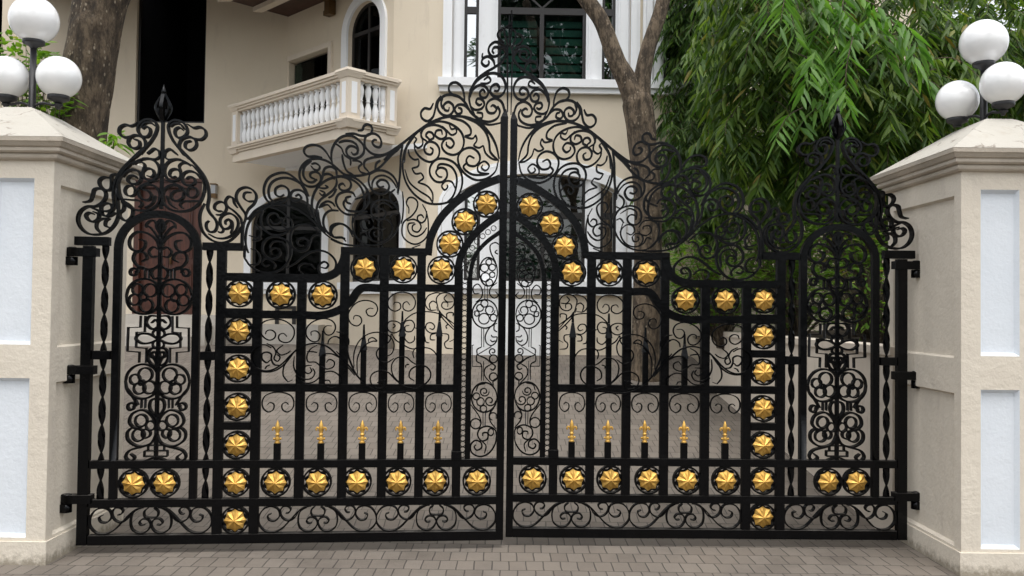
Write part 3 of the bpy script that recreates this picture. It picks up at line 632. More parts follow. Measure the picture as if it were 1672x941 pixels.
def build_leaf(sx, loc, rz, label):
    global SX
    SX = sx
    root = thing('gate_leaf', loc, label, 'gate', 'leaves of the wrought iron gate', rz)
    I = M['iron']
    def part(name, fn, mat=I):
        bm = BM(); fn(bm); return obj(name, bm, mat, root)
    def bar(name, u, w, z0, z1, d=.046):
        part(name, lambda bm: bxu(bm, u-w/2, u+w/2, -d/2, d/2, z0, z1))
    def rail(name, u0, u1, zc, h=.05, d=.056):
        part(name, lambda bm: bxu(bm, u0, u1, -d/2, d/2, zc-h/2, zc+h/2))
    uo = 2.73
    # ---- main frame
    ztop = U(820, 192).y
    def meeting(bm):
        bxu(bm, -.010, .038, -.026, .026, .055, ztop)
        a, b = sorted((SX*-.010, SX*.038))
        quadbox(bm, [(a, -.026, ztop+.0005), (b, -.026, ztop+.0005), (b, .026, ztop+.0005), (a, .026, ztop+.0005)] + [(SX*.008-.006, -.01, ztop+.055), (SX*.008+.006, -.01, ztop+.055), (SX*.008+.006, .01, ztop+.055), (SX*.008-.006, .01, ztop+.055)])
    part('meeting_stile', meeting)
    bar('hinge_stile', uo-.033, .064, .055, U(150, 402).y, .052)
    rail('bottom_rail', .0385, uo-.0725, .085, .06, .06)
    rail('lower_rail', .0385, uo-.0725, .318); rail('lower_rail', .0385, uo-.0725, .567)
    ub = [U(419, 600).x, U(491, 600).x, U(561, 600).x, U(625.5, 600).x, U(686, 600).x, U(747, 600).x]
    uL = U(359, 600).x          # outer post of the star column
    ui = U(765, 600).x          # inner stile of slim panel
    w = .058
    zt_out = U(360, 404).y
    bar('post', uL, w, .115, zt_out)
    ua0, ua1 = U(190, 560).x, U(320, 560).x      # arch legs
    # arch of the side panel
    zs = U(188, 405).y; zc = U(262, 350).y
    uc = (ua0+ua1)/2; ra = (ua0-ua1)/2
    pts = [Vector((ua0, .592))]+[Vector((ua0, .592+(zs-.592)*k/4)) for k in (1, 2, 3, 4)]
    pts += [Vector((uc+ra*math.cos(a), zs+(zc-zs)*math.sin(a))) for a in [math.pi*k/24 for k in range(1, 24)]]
    pts += [Vector((ua1, zs-(zs-.592)*k/4)) for k in range(5)]
    part('arch', lambda bm: ribbon(bm, pts, .046, .042, 0, raw=True, taper=False))
    bar('arch_leg', ua0, .046, .344, .541, .042); bar('arch_leg', ua1, .046, .344, .541, .042)
    rail('top_rail', U(190, 393).x+.04, U(124, 389).x, U(150, 394).y, .055)
    rail('top_rail', U(396, 403).x, ua1-.034, U(360, 403).y, .05)
    z5 = U(165, 580).y
    rail('tie_rail', ua0+.031, uo-.073, z5, .055); rail('tie_rail', uL+.03, ua1-.034, z5, .055)
    # stem of the side panel
    part('stem', lambda bm: bxu(bm, UC-.012, UC+.012, -.012, .012, .594, zc-.045))
    # twisted bars
    for uu in ((ua0+uo-.072)/2+.008, (ua1+uL)/2):
        for za, zb in ((.344, .541), (.593, z5-.028), (z5+.028, (U(150, 394).y-.028) if uu > 2.4 else U(360, 403).y-.026)):
            def tw(bm):
                n = max(8, int((zb-za)/.009)); sec = []
                for k in range(n+1):
                    zz = za+(zb-za)*k/n; a = math.pi*zz/.178
                    c, s = math.cos(a), math.sin(a)
                    sec.append([bm.verts.new((SX*uu+hx*c-hy*s, hx*s+hy*c, zz)) for hx, hy in ((-.0215, -.0065), (.0215, -.0065), (.0215, .0065), (-.0215, .0065))])
                for A, B in zip(sec, sec[1:]):
                    for q in range(4):
                        f = bm.faces.new((A[q], A[(q+1) % 4], B[(q+1) % 4], B[q])); f.smooth = True
                bm.faces.new(sec[0]); bm.faces.new(sec[-1])
            part('twisted_bar', tw)
    # bars of the main field
    zc1, zc2 = U(450, 453).y, U(450, 514).y
    zr1, zr2 = U(630, 411).y, U(650, 470).y
    bar('bar', ub[0], w, .115, .292); 
    bar('bar', ub[0], w, .343, .541); bar('bar', ub[0], w, .593, zc1-.026)
    for k in (1, 2, 3, 4):
        top = zc1-.026 if k == 1 else zr1-.026
        bar('bar', ub[k], w, .343, .541); bar('bar', ub[k], w, .593, top)
    bar('bar', ub[5], .056, .343, .541); bar('bar', ub[5], .056, .593, U(747, 440).y)
    bar('inner_stile', ui, .036, .593, U(767, 455).y, .03)
    # rails
    uL2 = uL-.03
    zmid = 1.064
    rail('middle_rail', ub[5]+.029, ub[0]-.03, zmid, .05, .058)
    for z in (.815, 1.064, 1.311, 1.557):
        rail('rung', ub[0]+.03, uL2, z, .05)
    # stepped upper rails
    top1 = [U(365, 452), U(420, 453), U(480, 454), U(520, 454), U(540, 450), U(553, 441), U(561, 426), U(564, 412)]
    zz1 = sum(p.y for p in top1[:3])/3
    for p in top1[:3]: p.y = zz1
    part('step_rail', lambda bm: ribbon(bm, [top1[0], top1[2]]+top1[3:], .052, .056, 0, taper=False))
    low1 = [U(368, 513), U(430, 514), U(490, 514), U(525, 515), U(553, 507), U(573, 492), U(584, 476), U(592, 470.5)]
    zz2 = sum(p.y for p in low1[:3])/3
    for p in low1[:3]: p.y = zz2
    part('step_rail', lambda bm: ribbon(bm, [low1[0], low1[2]]+low1[3:]+[Vector((ub[3]+.03, U(592, 470.5).y))], .052, .058, 0, taper=False))
    rail('step_rail', U(697, 411).x, U(557, 411).x, zr1, .05)
    rail('step_rail', ub[5]+.029, ub[3]+.03, zr2, .05)
    # pointed arches
    A1 = [U(699, 417), U(703, 390), U(717, 360), U(733, 341), U(757, 321), U(785, 304), U(817, 291.5)]
    part('pointed_arch', lambda bm: ribbon(bm, A1, .05, .05, 0, taper=False))
    A2 = [U(747.5, 442), U(752, 420), U(764, 397), U(780, 378), U(799, 362), U(817, 350)]
    part('pointed_arch', lambda bm: ribbon(bm, A2, .048, .046, 0, taper=False))
    A3 = [U(767, 458), U(770, 436), U(778, 414), U(795, 395), U(817, 379)]
    part('pointed_arch', lambda bm: ribbon(bm, A3, .028, .026, 0, taper=False))
    # ring chain beside the slim panel and under the arch
    def chain(bm):
        uu = (ub[5]-.028+ui+.018)/2; z = .618; r = .0175
        while z < U(757, 450).y:
            ribbon(bm, [Vector((uu+r*math.cos(a), z+r*math.sin(a))) for a in [2*math.pi*k/12 for k in range(13)]], .0046, .012, 0, raw=True, taper=False); z += .0365
        arc = smoothpath([U(757, 447), U(761, 428), U(771, 405), U(788, 386), U(806, 373)], 4)
        acc = 0; last = arc[0]
        for p in arc[1:]:
            acc += (p-last).length; last = p
            if acc >= .034:
                acc = 0; ribbon(bm, [p+Vector((r*math.cos(a), r*math.sin(a))) for a in [2*math.pi*k/12 for k in range(13)]], .0046, .012, 0, raw=True, taper=False)
    part('ring_chain', chain)
    # scrolls
    names = {'outer_scroll': 'corner_scroll', 'link_scroll': 'link_scroll', 'step_scroll': 'step_scroll', 'wave_scroll': 'wave_scroll', 'swan_scroll': 'swan_scroll',
             'wheel_scroll': 'wheel_scroll', 'droplet_scroll': 'droplet_scroll', 'round_scroll': 'round_scroll', 'crown_scroll': 'crown_scroll', 'vine_scroll': 'vine_scroll', 'slim_panel': 'slim_scroll_panel'}
    yoff = {'vine_scroll': -.036, 'slim_panel': 0}
    dep = {'vine_scroll': .014, 'slim_panel': .014, 'outer_scroll': .05, 'link_scroll': .044, 'step_scroll': .034, 'wave_scroll': .034, 'swan_scroll': .032, 'crown_scroll': .032, 'round_scroll': .03}
    for key, items in SC.items():
        bm = BM()
        for i, (t, p) in enumerate(items):
            ribbon(bm, p, t, dep.get(key, .026)+(i % 3)*.0006, yoff.get(key, 0)+(i % 5)*.0004, sub=5)
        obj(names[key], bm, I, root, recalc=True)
    for key, nm in (('spire', 'spire_scroll'), ('tower_panel', 'tower_scroll_panel')):
        bm = BM()
        for i, (t, p) in enumerate(HALF[key]):
            q = [Vector((max(0, UC-a.x), a.y)) for a in p]
            for s in (-1, 1):
                ribbon(bm, [Vector((UC+s*a.x, a.y)) for a in q], t, (.048 if key == 'spire' else .04)+(i % 3)*.0006, (i % 5)*.0004+(s*.0002), sub=5)
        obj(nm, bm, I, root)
    # spire stem and bulb finial
    zb0, zb1, ztip = U(272, 200).y, U(275, 153).y, U(277, 138).y
    part('spire_stem', lambda bm: bxu(bm, UC-.011, UC+.011, -.011, .011, zc+.034, zb0))
    def bulb(bm):
        for k in range(6):
            a = math.pi/6+k*math.pi/3
            prof = [(.006, 0), (.03, .035), (.05, .075), (.052, .105), (.034, .145), (.010, .185), (.006, zb1-zb0)]
            path = smoothpath([(SX*UC+r*math.cos(a), r*math.sin(a), zb0+z) for r, z in prof], 4)
            for i in range(len(path)-1):
                tg = Vector((-math.sin(a), math.cos(a), 0))*.011; rd = Vector((math.cos(a), math.sin(a), 0))*.003
                A, B = path[i], path[i+1]
                quadbox(bm, [A-tg-rd, A+tg-rd, A+tg+rd, A-tg+rd, B-tg-rd, B+tg-rd, B+tg+rd, B-tg+rd])
        lathe(bm, [(.0095, 0), (.0095, zb1-zb0), (.017, zb1-zb0+.004), (.015, zb1-zb0+.014), (.001, ztip-zb0)], (SX*UC, 0, zb0), 10)
    part('finial', bulb)
    # rosettes
    stars = [(1.489, .445), (1.222, .445), (.961, .445), (.70, .445), (.447, .445), (.170, .445), (2.387, .444), (2.192, .444),
             (1.477, 1.675), (1.204, 1.675), (.933, 1.856), (.68, 1.856), (.425, 1.853), (.371, 2.03), (.272, 2.182), (.128, 2.304)]
    colu = (uL-w/2+ub[0]+w/2)/2
    for z in (.202, .445, .689, .938, 1.188, 1.434, 1.679): stars.append((colu, z))
    for (u, z) in stars:
        incol = abs(u-colu) < .01
        rosette(root, u, z, .092 if incol else (.094 if u > 2 else (.096 if z < 2 else .092)))
    # pickets and fleurs
    for i, (tx, ty) in enumerate(((525, 540), (593, 530), (656, 508), (717, 508))):
        uu = (ub[i+1]+ub[i+2])/2; zt = U(tx, ty).y; hw = .0185
        def pk(bm):
            bxu(bm, uu-hw, uu+hw, -hw, hw, zmid+.026, zt-.17)
            def fr(h0, h1, z0, z1):
                x = SX*uu
                quadbox(bm, [(x-h0, -h0, z0), (x+h0, -h0, z0), (x+h0, h0, z0), (x-h0, h0, z0), (x-h1, -h1, z1), (x+h1, -h1, z1), (x+h1, h1, z1), (x-h1, h1, z1)])
            fr(hw*1.25, hw*.45, zt-.169, zt-.07); fr(hw*.449, hw*.3, zt-.069, zt)
        part('picket', pk)
    for i in range(5):
        uu = (ub[i]+ub[i+1])/2; z0 = .592; zs1 = .698
        x = SX*uu
        def stub(bm): box(bm, x-.021, x+.021, -.021, .021, z0, zs1)
        st = part('stub', stub)
        bm = BM()
        lathe(bm, [(a*1.3, b) for a, b in [(.012, 0), (.016, .003), (.012, .012), (.009, .018), (.017, .03), (.009, .042), (.009, .052), (.014, .056), (.009, .062), (.006, .072), (.011, .09), (.0125, .105), (.008, .128), (.001, .152)]], (x, 0, zs1+.0005), 12)
        for s in (-1, 1):
            q = smoothpath([(x+s*.004, 0, zs1+.066), (x+s*.012, 0, zs1+.092), (x+s*.024, 0, zs1+.104), (x+s*.032, 0, zs1+.094), (x+s*.029, 0, zs1+.084)], 4)
            tube(bm, q, [.0062]*len(q), 8)
            q = [(x+s*.012, 0, zs1+.03), (x+s*.020, 0, zs1+.03), (x+s*.026, 0, zs1+.03), (x+s*.027, 0, zs1+.03)]
            tube(bm, q, [.007, .009, .008, .002], 8)
        f = obj('fleur_de_lis', bm, M['gold'], root)
    # small C scrolls hanging under the middle rail
    CP = [(.20,.62),(.27,.52),(.38,.60),(.37,.85),(.24,.98),(.09,.82),(.05,.5),(.12,.22),(.3,.06),(.5,.02),(.7,.06),(.88,.22),(.95,.5),(.91,.82),(.76,.98),(.63,.85),(.62,.60),(.73,.52),(.80,.62)]
    for i in range(5):
        a, b = ub[i]-w/2, ub[i+1]+w/2
        part('c_scroll', lambda bm: ribbon(bm, [Vector((a+(b-a)*x, zmid-.028-.135*y)) for x, y in CP], .0072, .02, 0, sub=5))
    # running scrolls in the bottom band
    B1 = [(600,590),(565,610),(580,655),(640,665),(685,610),(665,540),(600,512),(530,535),(480,610),(480,700),(540,770),(620,785),(700,755),(790,660),(860,580),(920,530),(1000,512)]
    B2 = [(745,585),(775,580),(795,545),(770,515),(720,515),(690,560),(710,630),(770,665),(830,640),(880,560)]
    B3 = [(970,515),(890,570),(870,660),(890,740),(960,780),(1030,760),(1065,690),(1040,640),(990,630),(955,670),(975,695),(1010,690)]
    B4 = [(1070,620),(1010,610),(1000,555),(1040,515)]
    for u0, u1 in ((uo-.074, uL+w/2+.002), (ub[0]-w/2-.002, (ub[0]+.038)/2-.0), ((ub[0]+.038)/2, .040)):
        def band(bm):
            for base in (B1, B2, B3, B4):
                for mir in (0, 1):
                    q = [(2136-x if mir else x, y) for x, y in base]
                    ribbon(bm, [Vector((u0+(u1-u0)*(x-474)/1188, .290-(y-509)/280*.172)) for x, y in q], .0085, .034+.001*mir, .0004*mir, sub=5)
        part('band_scroll', band)
    # hinges
    for py, flip in ((420, 0), (612, 0), (822, 0)):
        z = U(140, py).y
        def hg(bm):
            bxu(bm, uo-.09, uo+.07, -.042, .03, z+.004, z+.058)
            lathe(bm, [(.034, 0), (.034, .054), (.02, .06)], (SX*(uo+.07), -.006, z+.004), 16)
            bxu(bm, uo+.07, uo+.16, -.034, .024, z-.054, z-.0005)
            lathe(bm, [(.034, 0), (.034, .0535)], (SX*(uo+.07), -.0055, z-.054), 16)
        part('hinge', hg)
    # strap and lock plate
    part('strap', lambda bm: bxu(bm, ub[5]-.034, ub[5]+.034, -.034, .03, .594, .645))
    part('lock_plate', lambda bm: bxu(bm, -.004, .032, -.032, .0, U(820, 553).y, U(820, 537).y))
    return root
build_leaf(-1, LP, LTH, 'black iron gate leaf with gold stars, hung on the left pillar before the red door')
build_leaf(1, RP, -RTH, 'black iron gate leaf with gold stars, hung on the right pillar before green foliage')

# ------------------------------------------------------------------ PILLARS
def panel_face(bm, fp, W, H, holes, depth, mi_hole, inset=0.02):
    """flat face with recessed rectangular panels; fp(s, z, d) -> point, d into the wall"""
    ss = sorted({0, W}|{h[0] for h in holes}|{h[1] for h in holes}); zs = sorted({0, H}|{h[2] for h in holes}|{h[3] for h in holes})
    for a, b in zip(ss, ss[1:]):
        for c, d in zip(zs, zs[1:]):
            if any(h[0] <= a and b <= h[1] and h[2] <= c and d <= h[3] for h in holes): continue
            bm.faces.new([bm.verts.new(fp(*q)) for q in ((a, c, 0), (b, c, 0), (b, d, 0), (a, d, 0))])
    for (a, b, c, d) in holes:
        o = [(a, c, 0), (b, c, 0), (b, d, 0), (a, d, 0)]; i = [(a+inset, c+inset, depth), (b-inset, c+inset, depth), (b-inset, d-inset*1.1, depth), (a+inset, d-inset*1.1, depth)]
        for k in range(4):
            f = bm.faces.new([bm.verts.new(fp(*q)) for q in (o[k], o[(k+1) % 4], i[(k+1) % 4], i[k])]); f.material_index = mi_hole
        f = bm.faces.new([bm.verts.new(fp(*q)) for q in i]); f.material_index = mi_hole
def build_pillar(side, xin, label):
    W = .84; D = 1.05; y0 = -.59; zt = 2.49
    xc = xin+side*W/2
    root = thing('gate_pillar', (xc, y0+D/2, 0), label, 'pillar', 'gate pillars')
    h = W/2; e = D/2
    za, zb, zc_, zd = .165, 1.138, 1.345, 2.372
    bm = BM()
    fh = [(.12, .36, za, zb), (.12, .36, zc_, zd), (.48, .72, za, zb), (.48, .72, zc_, zd)]
    bm2 = BM()
    panel_face(bm, lambda s, z, d: (-h+s, -e+d, z), W, zt, fh, .03, 1)
    sh = [(.085, D-.085, za-.005, zb-.03), (.085, D-.085, zc_-.02, zd-.03)]
    panel_face(bm, lambda s, z, d: (-side*h+side*d, -e+s, z), D, zt, sh, .028, 0, .012)
    panel_face(bm, lambda s, z, d: (side*h-side*d, -e+s, z), D, zt, sh, .028, 0, .012)
    panel_face(bm, lambda s, z, d: (-h+s, e-d, z), W, zt, fh, .03, 1)
    bmesh.ops.remove_doubles(bm, verts=bm.verts, dist=1e-4)
    obj('shaft', bm, [M['pillar'], M['pillar_white']], root, recalc=True)
    bm = BM(); pr = h+.012
    pe = e+.012; quadbox(bm, [(x*pr, y*pe, z) for z in (-.02, .142) for x, y in ((-1, -1), (1, -1), (1, 1), (-1, 1))])
    obj('plinth', bm, M['pillar'], root)
    def sq(prof, name, mat):
        bm = BM(); rings = []
        for r, z in prof: rings.append([bm.verts.new((a*(h+r), b*(e+r if r > -.2 else .2+(r+h-.09)), z)) for a, b in ((-1, -1), (1, -1), (1, 1), (-1, 1))])
        for A, B in zip(rings, rings[1:]):
            for k in range(4): bm.faces.new((A[k], A[(k+1) % 4], B[(k+1) % 4], B[k]))
        bm.faces.new(rings[0][::-1]); bm.faces.new(rings[-1])
        return obj(name, bm, mat, root)
    sq([(-.01, zt-.006), (.02, zt-.006), (.034, zt+.004), (.038, zt+.016), (.034, zt+.028), (.030, zt+.032), (.052, zt+.036), (.062, zt+.044), (.062, zt+.058), (.056, zt+.066), (.070, zt+.072), (.088, zt+.096), (.095, zt+.098), (.098, zt+.124)], 'moulding', M['mould'])
    sq([(.099, zt+.1245), (.085, zt+.132), (.0, zt+.186), (-h+.10, 2.878), (-h+.085, 2.886)], 'cap', M['cap'])
    return xc
xl = build_pillar(-1, -2.838, 'cream gate pillar with white panels at the left, a tree trunk rising right behind its cap')
xr = build_pillar(1, 2.768, 'cream gate pillar with white panels at the right, green foliage behind its cap')

# ------------------------------------------------------------------ LAMPS
def globe_lamp(c, arms, top, rg, label):
    root = thing('globe_lamp', c, label, 'lamp', 'triple globe lamps on the gate pillars')
    bm = BM(); lathe(bm, [(.045, .0), (.045, .012), (.024, .016), (.023, .30), (.0205, .302), (.0205, top-rg*1.02)], (0, 0, 0), 20); obj('pole', bm, M['lamp_black'], root)
    def ball(p, r):
        bm = BM(); prof = []
        for k in range(1, 30):
            a = -math.pi/2+math.pi*k/30
            if a < -1.18: continue
            prof.append((r*math.cos(a)*1.0, r*math.sin(a)))
        prof.append((.002, r)); lathe(bm, prof, p, 36); g = obj('globe', bm, M['globe'], root)
        bm = BM(); zb = -r*.93
        lathe(bm, [(.02, zb-.05), (.03, zb-.035), (.066, zb-.02), (.07, zb-.012), (.07, zb+.012), (.06, zb+.016)], p, 28); obj('collar', bm, M['lamp_black'], root)
    ball((0, 0, top), rg)
    for (ax, ay, az, ar) in arms:
        bm = BM(); pts = smoothpath([(0, 0, .05), (ax*.4, ay*.4, .075), (ax*.8, ay*.8, .062), (ax, ay, .065)], 4)
        tube(bm, pts, .009, 8); obj('arm', bm, M['lamp_black'], root)
        bm = BM(); lathe(bm, [(.012, .035), (.016, .05), (.03, .062), (.03, az-ar*.93-.05), (.024, az-ar*.93-.046)], (ax, ay, 0), 18); obj('arm_socket', bm, M['lamp_black'], root)
        ball((ax, ay, az), ar)
yl = -.065; zc0 = 2.884
p = aty(56, 33, yl)
globe_lamp((p.x, yl, zc0), [(.178, 0, aty(98, 127, yl).z-zc0, .143), (-.178, 0, aty(12, 127, yl).z-zc0, .143)], p.z-zc0, .158, 'white three globe lamp on the left pillar, standing in front of the thick tree trunk')
p = aty(1606, 70, yl)
a1 = aty(1563, 165, yl+.14); a2 = aty(1638, 137, yl-.15)
globe_lamp((p.x, yl, zc0), [(a1.x-p.x, .14, a1.z-zc0, .14), (a2.x-p.x, -.15, a2.z-zc0, .143)], p.z-zc0, .153, 'white three globe lamp on the right pillar, standing in front of green foliage')
#INSERT2
# ------------------------------------------------------------------ GROUND
def zdrive(Y): return 0 if Y < .45 else (min(1, (Y-.45)/6.9)*.95 if Y < 7.35 else .95)
bm = BM()
a = [bm.verts.new(p) for p in ((-400, -400, -.03), (400, -400, -.03), (400, 400, -.03), (-400, 400, -.03))]; bm.faces.new(a)
tag(obj('ground', bm, M['asphalt']), kind='structure')
bm = BM(); a = [bm.verts.new(p) for p in ((-14, -12, 0), (14, -12, 0), (14, .45, 0), (-14, .45, 0))]; bm.faces.new(a)
tag(obj('pavement', bm, M['paver']), kind='structure')
bm = BM(); prev = None
for k in range(24):
    Y = .45+(14-.45)*k/23; row = [bm.verts.new((x, Y, zdrive(Y)+(.0 if k else 0))) for x in (-14, -3, 2.66, 2.7)]
    if prev:
        for i in range(3): bm.faces.new((prev[i], prev[i+1], row[i+1], row[i]))
    prev = row
tag(obj('driveway', bm, M['paver']), kind='structure')
def sheet(name, x0, x1, y0, y1, zf, mat, n=24, amp=.05):
    bm = BM(); g = [[bm.verts.new((x0+(x1-x0)*i/n, y0+(y1-y0)*j/n, zf(x0+(x1-x0)*i/n, y0+(y1-y0)*j/n)+amp*noise.noise(Vector((i*.5, j*.5, 3))))) for i in range(n+1)] for j in range(n+1)]
    for j in range(n):
        for i in range(n): f = bm.faces.new((g[j][i], g[j][i+1], g[j+1][i+1], g[j+1][i])); f.smooth = True
    return tag(obj(name, bm, mat), kind='structure')
sheet('garden_bed', 2.72, 16, .5, 16, lambda x, y: 1.22+.06*(x-2.7)*min(1, y/3), M['soil'])
sheet('garden_bed', -11, -4.15, .5, 2.9, lambda x, y: zdrive(y)+.1, M['soil'], 14, .04)
# retaining wall
t = thing('retaining_wall', (2.6, 2.8, 0), 'low cream retaining wall along the right of the driveway, below the foliage', 'wall')
def seg(bm, A, B, th, z0, z1):
    A, B = Vector(A), Vector(B); d = (B-A).normalized(); n = Vector((d.y, -d.x))*th
    P = [A, B, B+n, A+n]; quadbox(bm, [(q.x-2.6, q.y-2.8, z0) for q in P]+[(q.x-2.6, q.y-2.8, z1) for q in P])
bm = BM(); seg(bm, (2.72, .27), (2.50, 5.1), .2, -.05, 1.30); seg(bm, (2.50, 5.101), (3.0, 7.3), .2, .3, 1.30); obj('wall_body', bm, M['retain'], t)
bm = BM(); seg(bm, (2.70, .268), (2.48, 5.12), .25, 1.301, 1.36); seg(bm, (2.48, 5.121), (2.98, 7.28), .25, 1.301, 1.36); obj('coping', bm, M['retain'], t)

for xa, xb, lb in ((3.63, 15, 'cream boundary wall running right from the right gate pillar'), (-15, -3.70, 'cream boundary wall running left from the left gate pillar')):
    t = thing('boundary_wall', ((xa+xb)/2, .05, 0), lb, 'wall', 'boundary walls beside the gate'); hw = (xb-xa)/2
    bm = BM(); box(bm, -hw, hw, -.1, .1, -.03, 1.9); obj('wall_body', bm, M['pillar'], t)
    bm = BM(); box(bm, -hw, hw, -.15, .15, 1.901, 1.98); obj('coping', bm, M['cap'], t)
# ------------------------------------------------------------------ HOUSE
house = thing('house', (0, 9, .9), 'cream villa with balcony, arched windows and red wooden door behind the gate', 'house')
H0 = Vector((0, 9, .9))
class Facet:
    def __init__(s, A, B):
        s.A = Vector((A[0], A[1]-6, 0)); s.B = Vector((B[0], B[1]-6, 0)); s.d = (s.B-s.A).normalized(); s.L = (s.B-s.A).length
        s.n = Vector((s.d.y, -s.d.x, 0))            # outward, towards the gate
    def loc(s, px, py): P = hit(px, py, s.A, s.n); return ((P-s.A).dot(s.d), P.z)
    def p(s, u, z, o=0): q = s.A+s.d*u+s.n*o; return Vector((q.x, q.y, z))-H0
def hp(name, bm, mat, parent=None, **k):
    if parent is None: return obj(name, bm, mat, house, **k)
    return obj(name, bm, mat, parent, **k)
def fbox(bm, F, u0, u1, z0, z1, o0, o1):
    quadbox(bm, [F.p(u0, z0, o1), F.p(u1, z0, o1), F.p(u1, z0, o0), F.p(u0, z0, o0), F.p(u0, z1, o1), F.p(u1, z1, o1), F.p(u1, z1, o0), F.p(u0, z1, o0)])
def wall(F, z0, z1, loops, rev=.16):
    bm = BM(); outer = [(0, z0), (F.L, z0), (F.L, z1), (0, z1)]
    polys = [[Vector((a, b, 0)) for a, b in q] for q in [outer]+loops]
    flat = [q for pl in polys for q in pl]
    vs = [bm.verts.new(F.p(q.x, q.y)) for q in flat]
    for tri in tessellate_polygon(polys):
        try: bm.faces.new([vs[i] for i in tri])
        except ValueError: pass
    for lp in loops:
        n = len(lp)
        for k in range(n):
            a, b = lp[k], lp[(k+1) % n]
            bm.faces.new([bm.verts.new(x) for x in (F.p(*a), F.p(*b), F.p(b[0], b[1], -rev), F.p(a[0], a[1], -rev))])
    return hp('wall', bm, M['house'])
def rect(u0, u1, z0, z1): return [(u0, z0), (u1, z0), (u1, z1), (u0, z1)]
def arch(u0, u1, z0, zs, zt, n=20, g=0):
    u0 -= g; u1 += g; z0 -= 0; c = (u0+u1)/2; r = (u1-u0)/2; h = zt-zs+g
    return [(u0, z0), (u1, z0)]+[(c+r*math.cos(math.pi*k/n), zs+h*math.sin(math.pi*k/n)) for k in range(n+1)]
def band(bm, F, lo, li, o0, o1, skip_bottom=True):
    n = len(li)
    for k in range(n):
        if skip_bottom and k == 0: continue
        j = (k+1) % n
        quadbox(bm, [F.p(*lo[k], o1), F.p(*lo[j], o1), F.p(*lo[j], o0), F.p(*lo[k], o0), F.p(*li[k], o1), F.p(*li[j], o1), F.p(*li[j], o0), F.p(*li[k], o0)])
def face(F, lp, o, bm): bm.faces.new([bm.verts.new(F.p(a, b, o)) for a, b in lp])
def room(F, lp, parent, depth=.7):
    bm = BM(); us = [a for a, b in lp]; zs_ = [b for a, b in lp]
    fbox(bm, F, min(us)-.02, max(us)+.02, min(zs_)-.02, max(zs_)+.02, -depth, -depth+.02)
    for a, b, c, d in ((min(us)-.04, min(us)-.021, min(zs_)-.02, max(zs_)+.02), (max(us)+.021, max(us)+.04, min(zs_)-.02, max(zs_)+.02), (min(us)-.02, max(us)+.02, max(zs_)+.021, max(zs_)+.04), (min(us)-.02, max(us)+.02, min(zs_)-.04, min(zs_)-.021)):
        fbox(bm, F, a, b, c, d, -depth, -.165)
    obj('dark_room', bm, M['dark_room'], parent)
ZB, ZM, ZT = .35, 4.08, 8.6
P4 = (-1.3, 13.15)
Ffl = Facet((-12, 15.55), (-3.15, 15.55)); Ffu = Facet((-12, 15.55), (-4.05, 15.55))
Fdl = Facet((-3.15, 15.55), P4); Fdu = Facet((-4.05, 15.55), (-1.86, 13.36)); Fu2 = Facet((-1.86, 13.36), P4)
Fb = Facet(P4, (6.4, 13.31))
def arched_window(F, pxl, pxr, py_bot, py_spring, py_top, fw, gmat, lower=True):
    pm = (pxl+pxr)/2
    u0, u1 = F.loc(pxl, py_spring)[0], F.loc(pxr, py_spring)[0]
    z0, zs, zt = F.loc(pm, py_bot)[1], F.loc(pm, py_spring)[1], F.loc(pm, py_top)[1]
    inner = arch(u0, u1, z0, zs, zt); outer = arch(u0, u1, z0, zs, zt, g=fw)
    bm = BM(); band(bm, F, outer, inner, 0.002, .045)
    w = hp('window', bm, M['trim'])
    li = arch(u0+.05, u1-.05, z0+.05, zs, zt-.05); lo = arch(u0+.001, u1-.001, z0+.001, zs, zt-.001)
    bm = BM(); band(bm, F, lo, li, -.13, -.075, False); c = (u0+u1)/2
    fbox(bm, F, c-.025, c+.025, z0+.051, zt-.06, -.125, -.08)
    fbox(bm, F, u0+.052, c-.026, zs-.03, zs+.03, -.125, -.08); fbox(bm, F, c+.026, u1-.052, zs-.03, zs+.03, -.125, -.08)
    obj('frame', bm, M['bronze'], w)
    bm = BM(); face(F, li, -.1, bm); obj('pane', bm, gmat, w)
    room(F, inner, w)
    return w, inner, (u0, u1, z0, zs, zt)
holes = []
w1, h1, g1 = arched_window(Ffl, 411, 526, 462, 372, 321, .12, M['glass_dull'])
w2, h2, g2 = arched_window(Fdl, 571, 656, 460, 350, 307, .13, M['glass_dull'])
w3, h3, g3 = arched_window(Fdu, 569, 624, 190, 48, 3, .14, M['glass_dull'])
def opening(F, pxl, pxr, py0, py1, gmat, name='window', frame=None, bars=1):
    u0, z0 = F.loc(pxl, py0); u1, z1 = F.loc(pxr, py1)
    bm = BM(); fr = .04
    for a, b, c, d in ((u0, u0+fr, z0, z1), (u1-fr, u1, z0, z1), (u0+fr, u1-fr, z0, z0+fr), (u0+fr, u1-fr, z1-fr, z1)): fbox(bm, F, a, b, c, d, -.13, -.08)
    w = hp(name, bm, M['bronze'])
    if gmat: bm = BM(); face(F, rect(u0+fr, u1-fr, z0+fr, z1-fr), -.1, bm); obj('pane', bm, gmat, w)
    lp = rect(u0, u1, z0, z1); room(F, lp, w, .7 if gmat else 2.5); return w, lp
_, o1 = opening(Ffu, 220, 339, 200, -70, None)
_, o2 = opening(Ffu, 113, 170, 200, -70, None)
_, o3 = opening(Ffu, -70, 6, 130, -70, None)
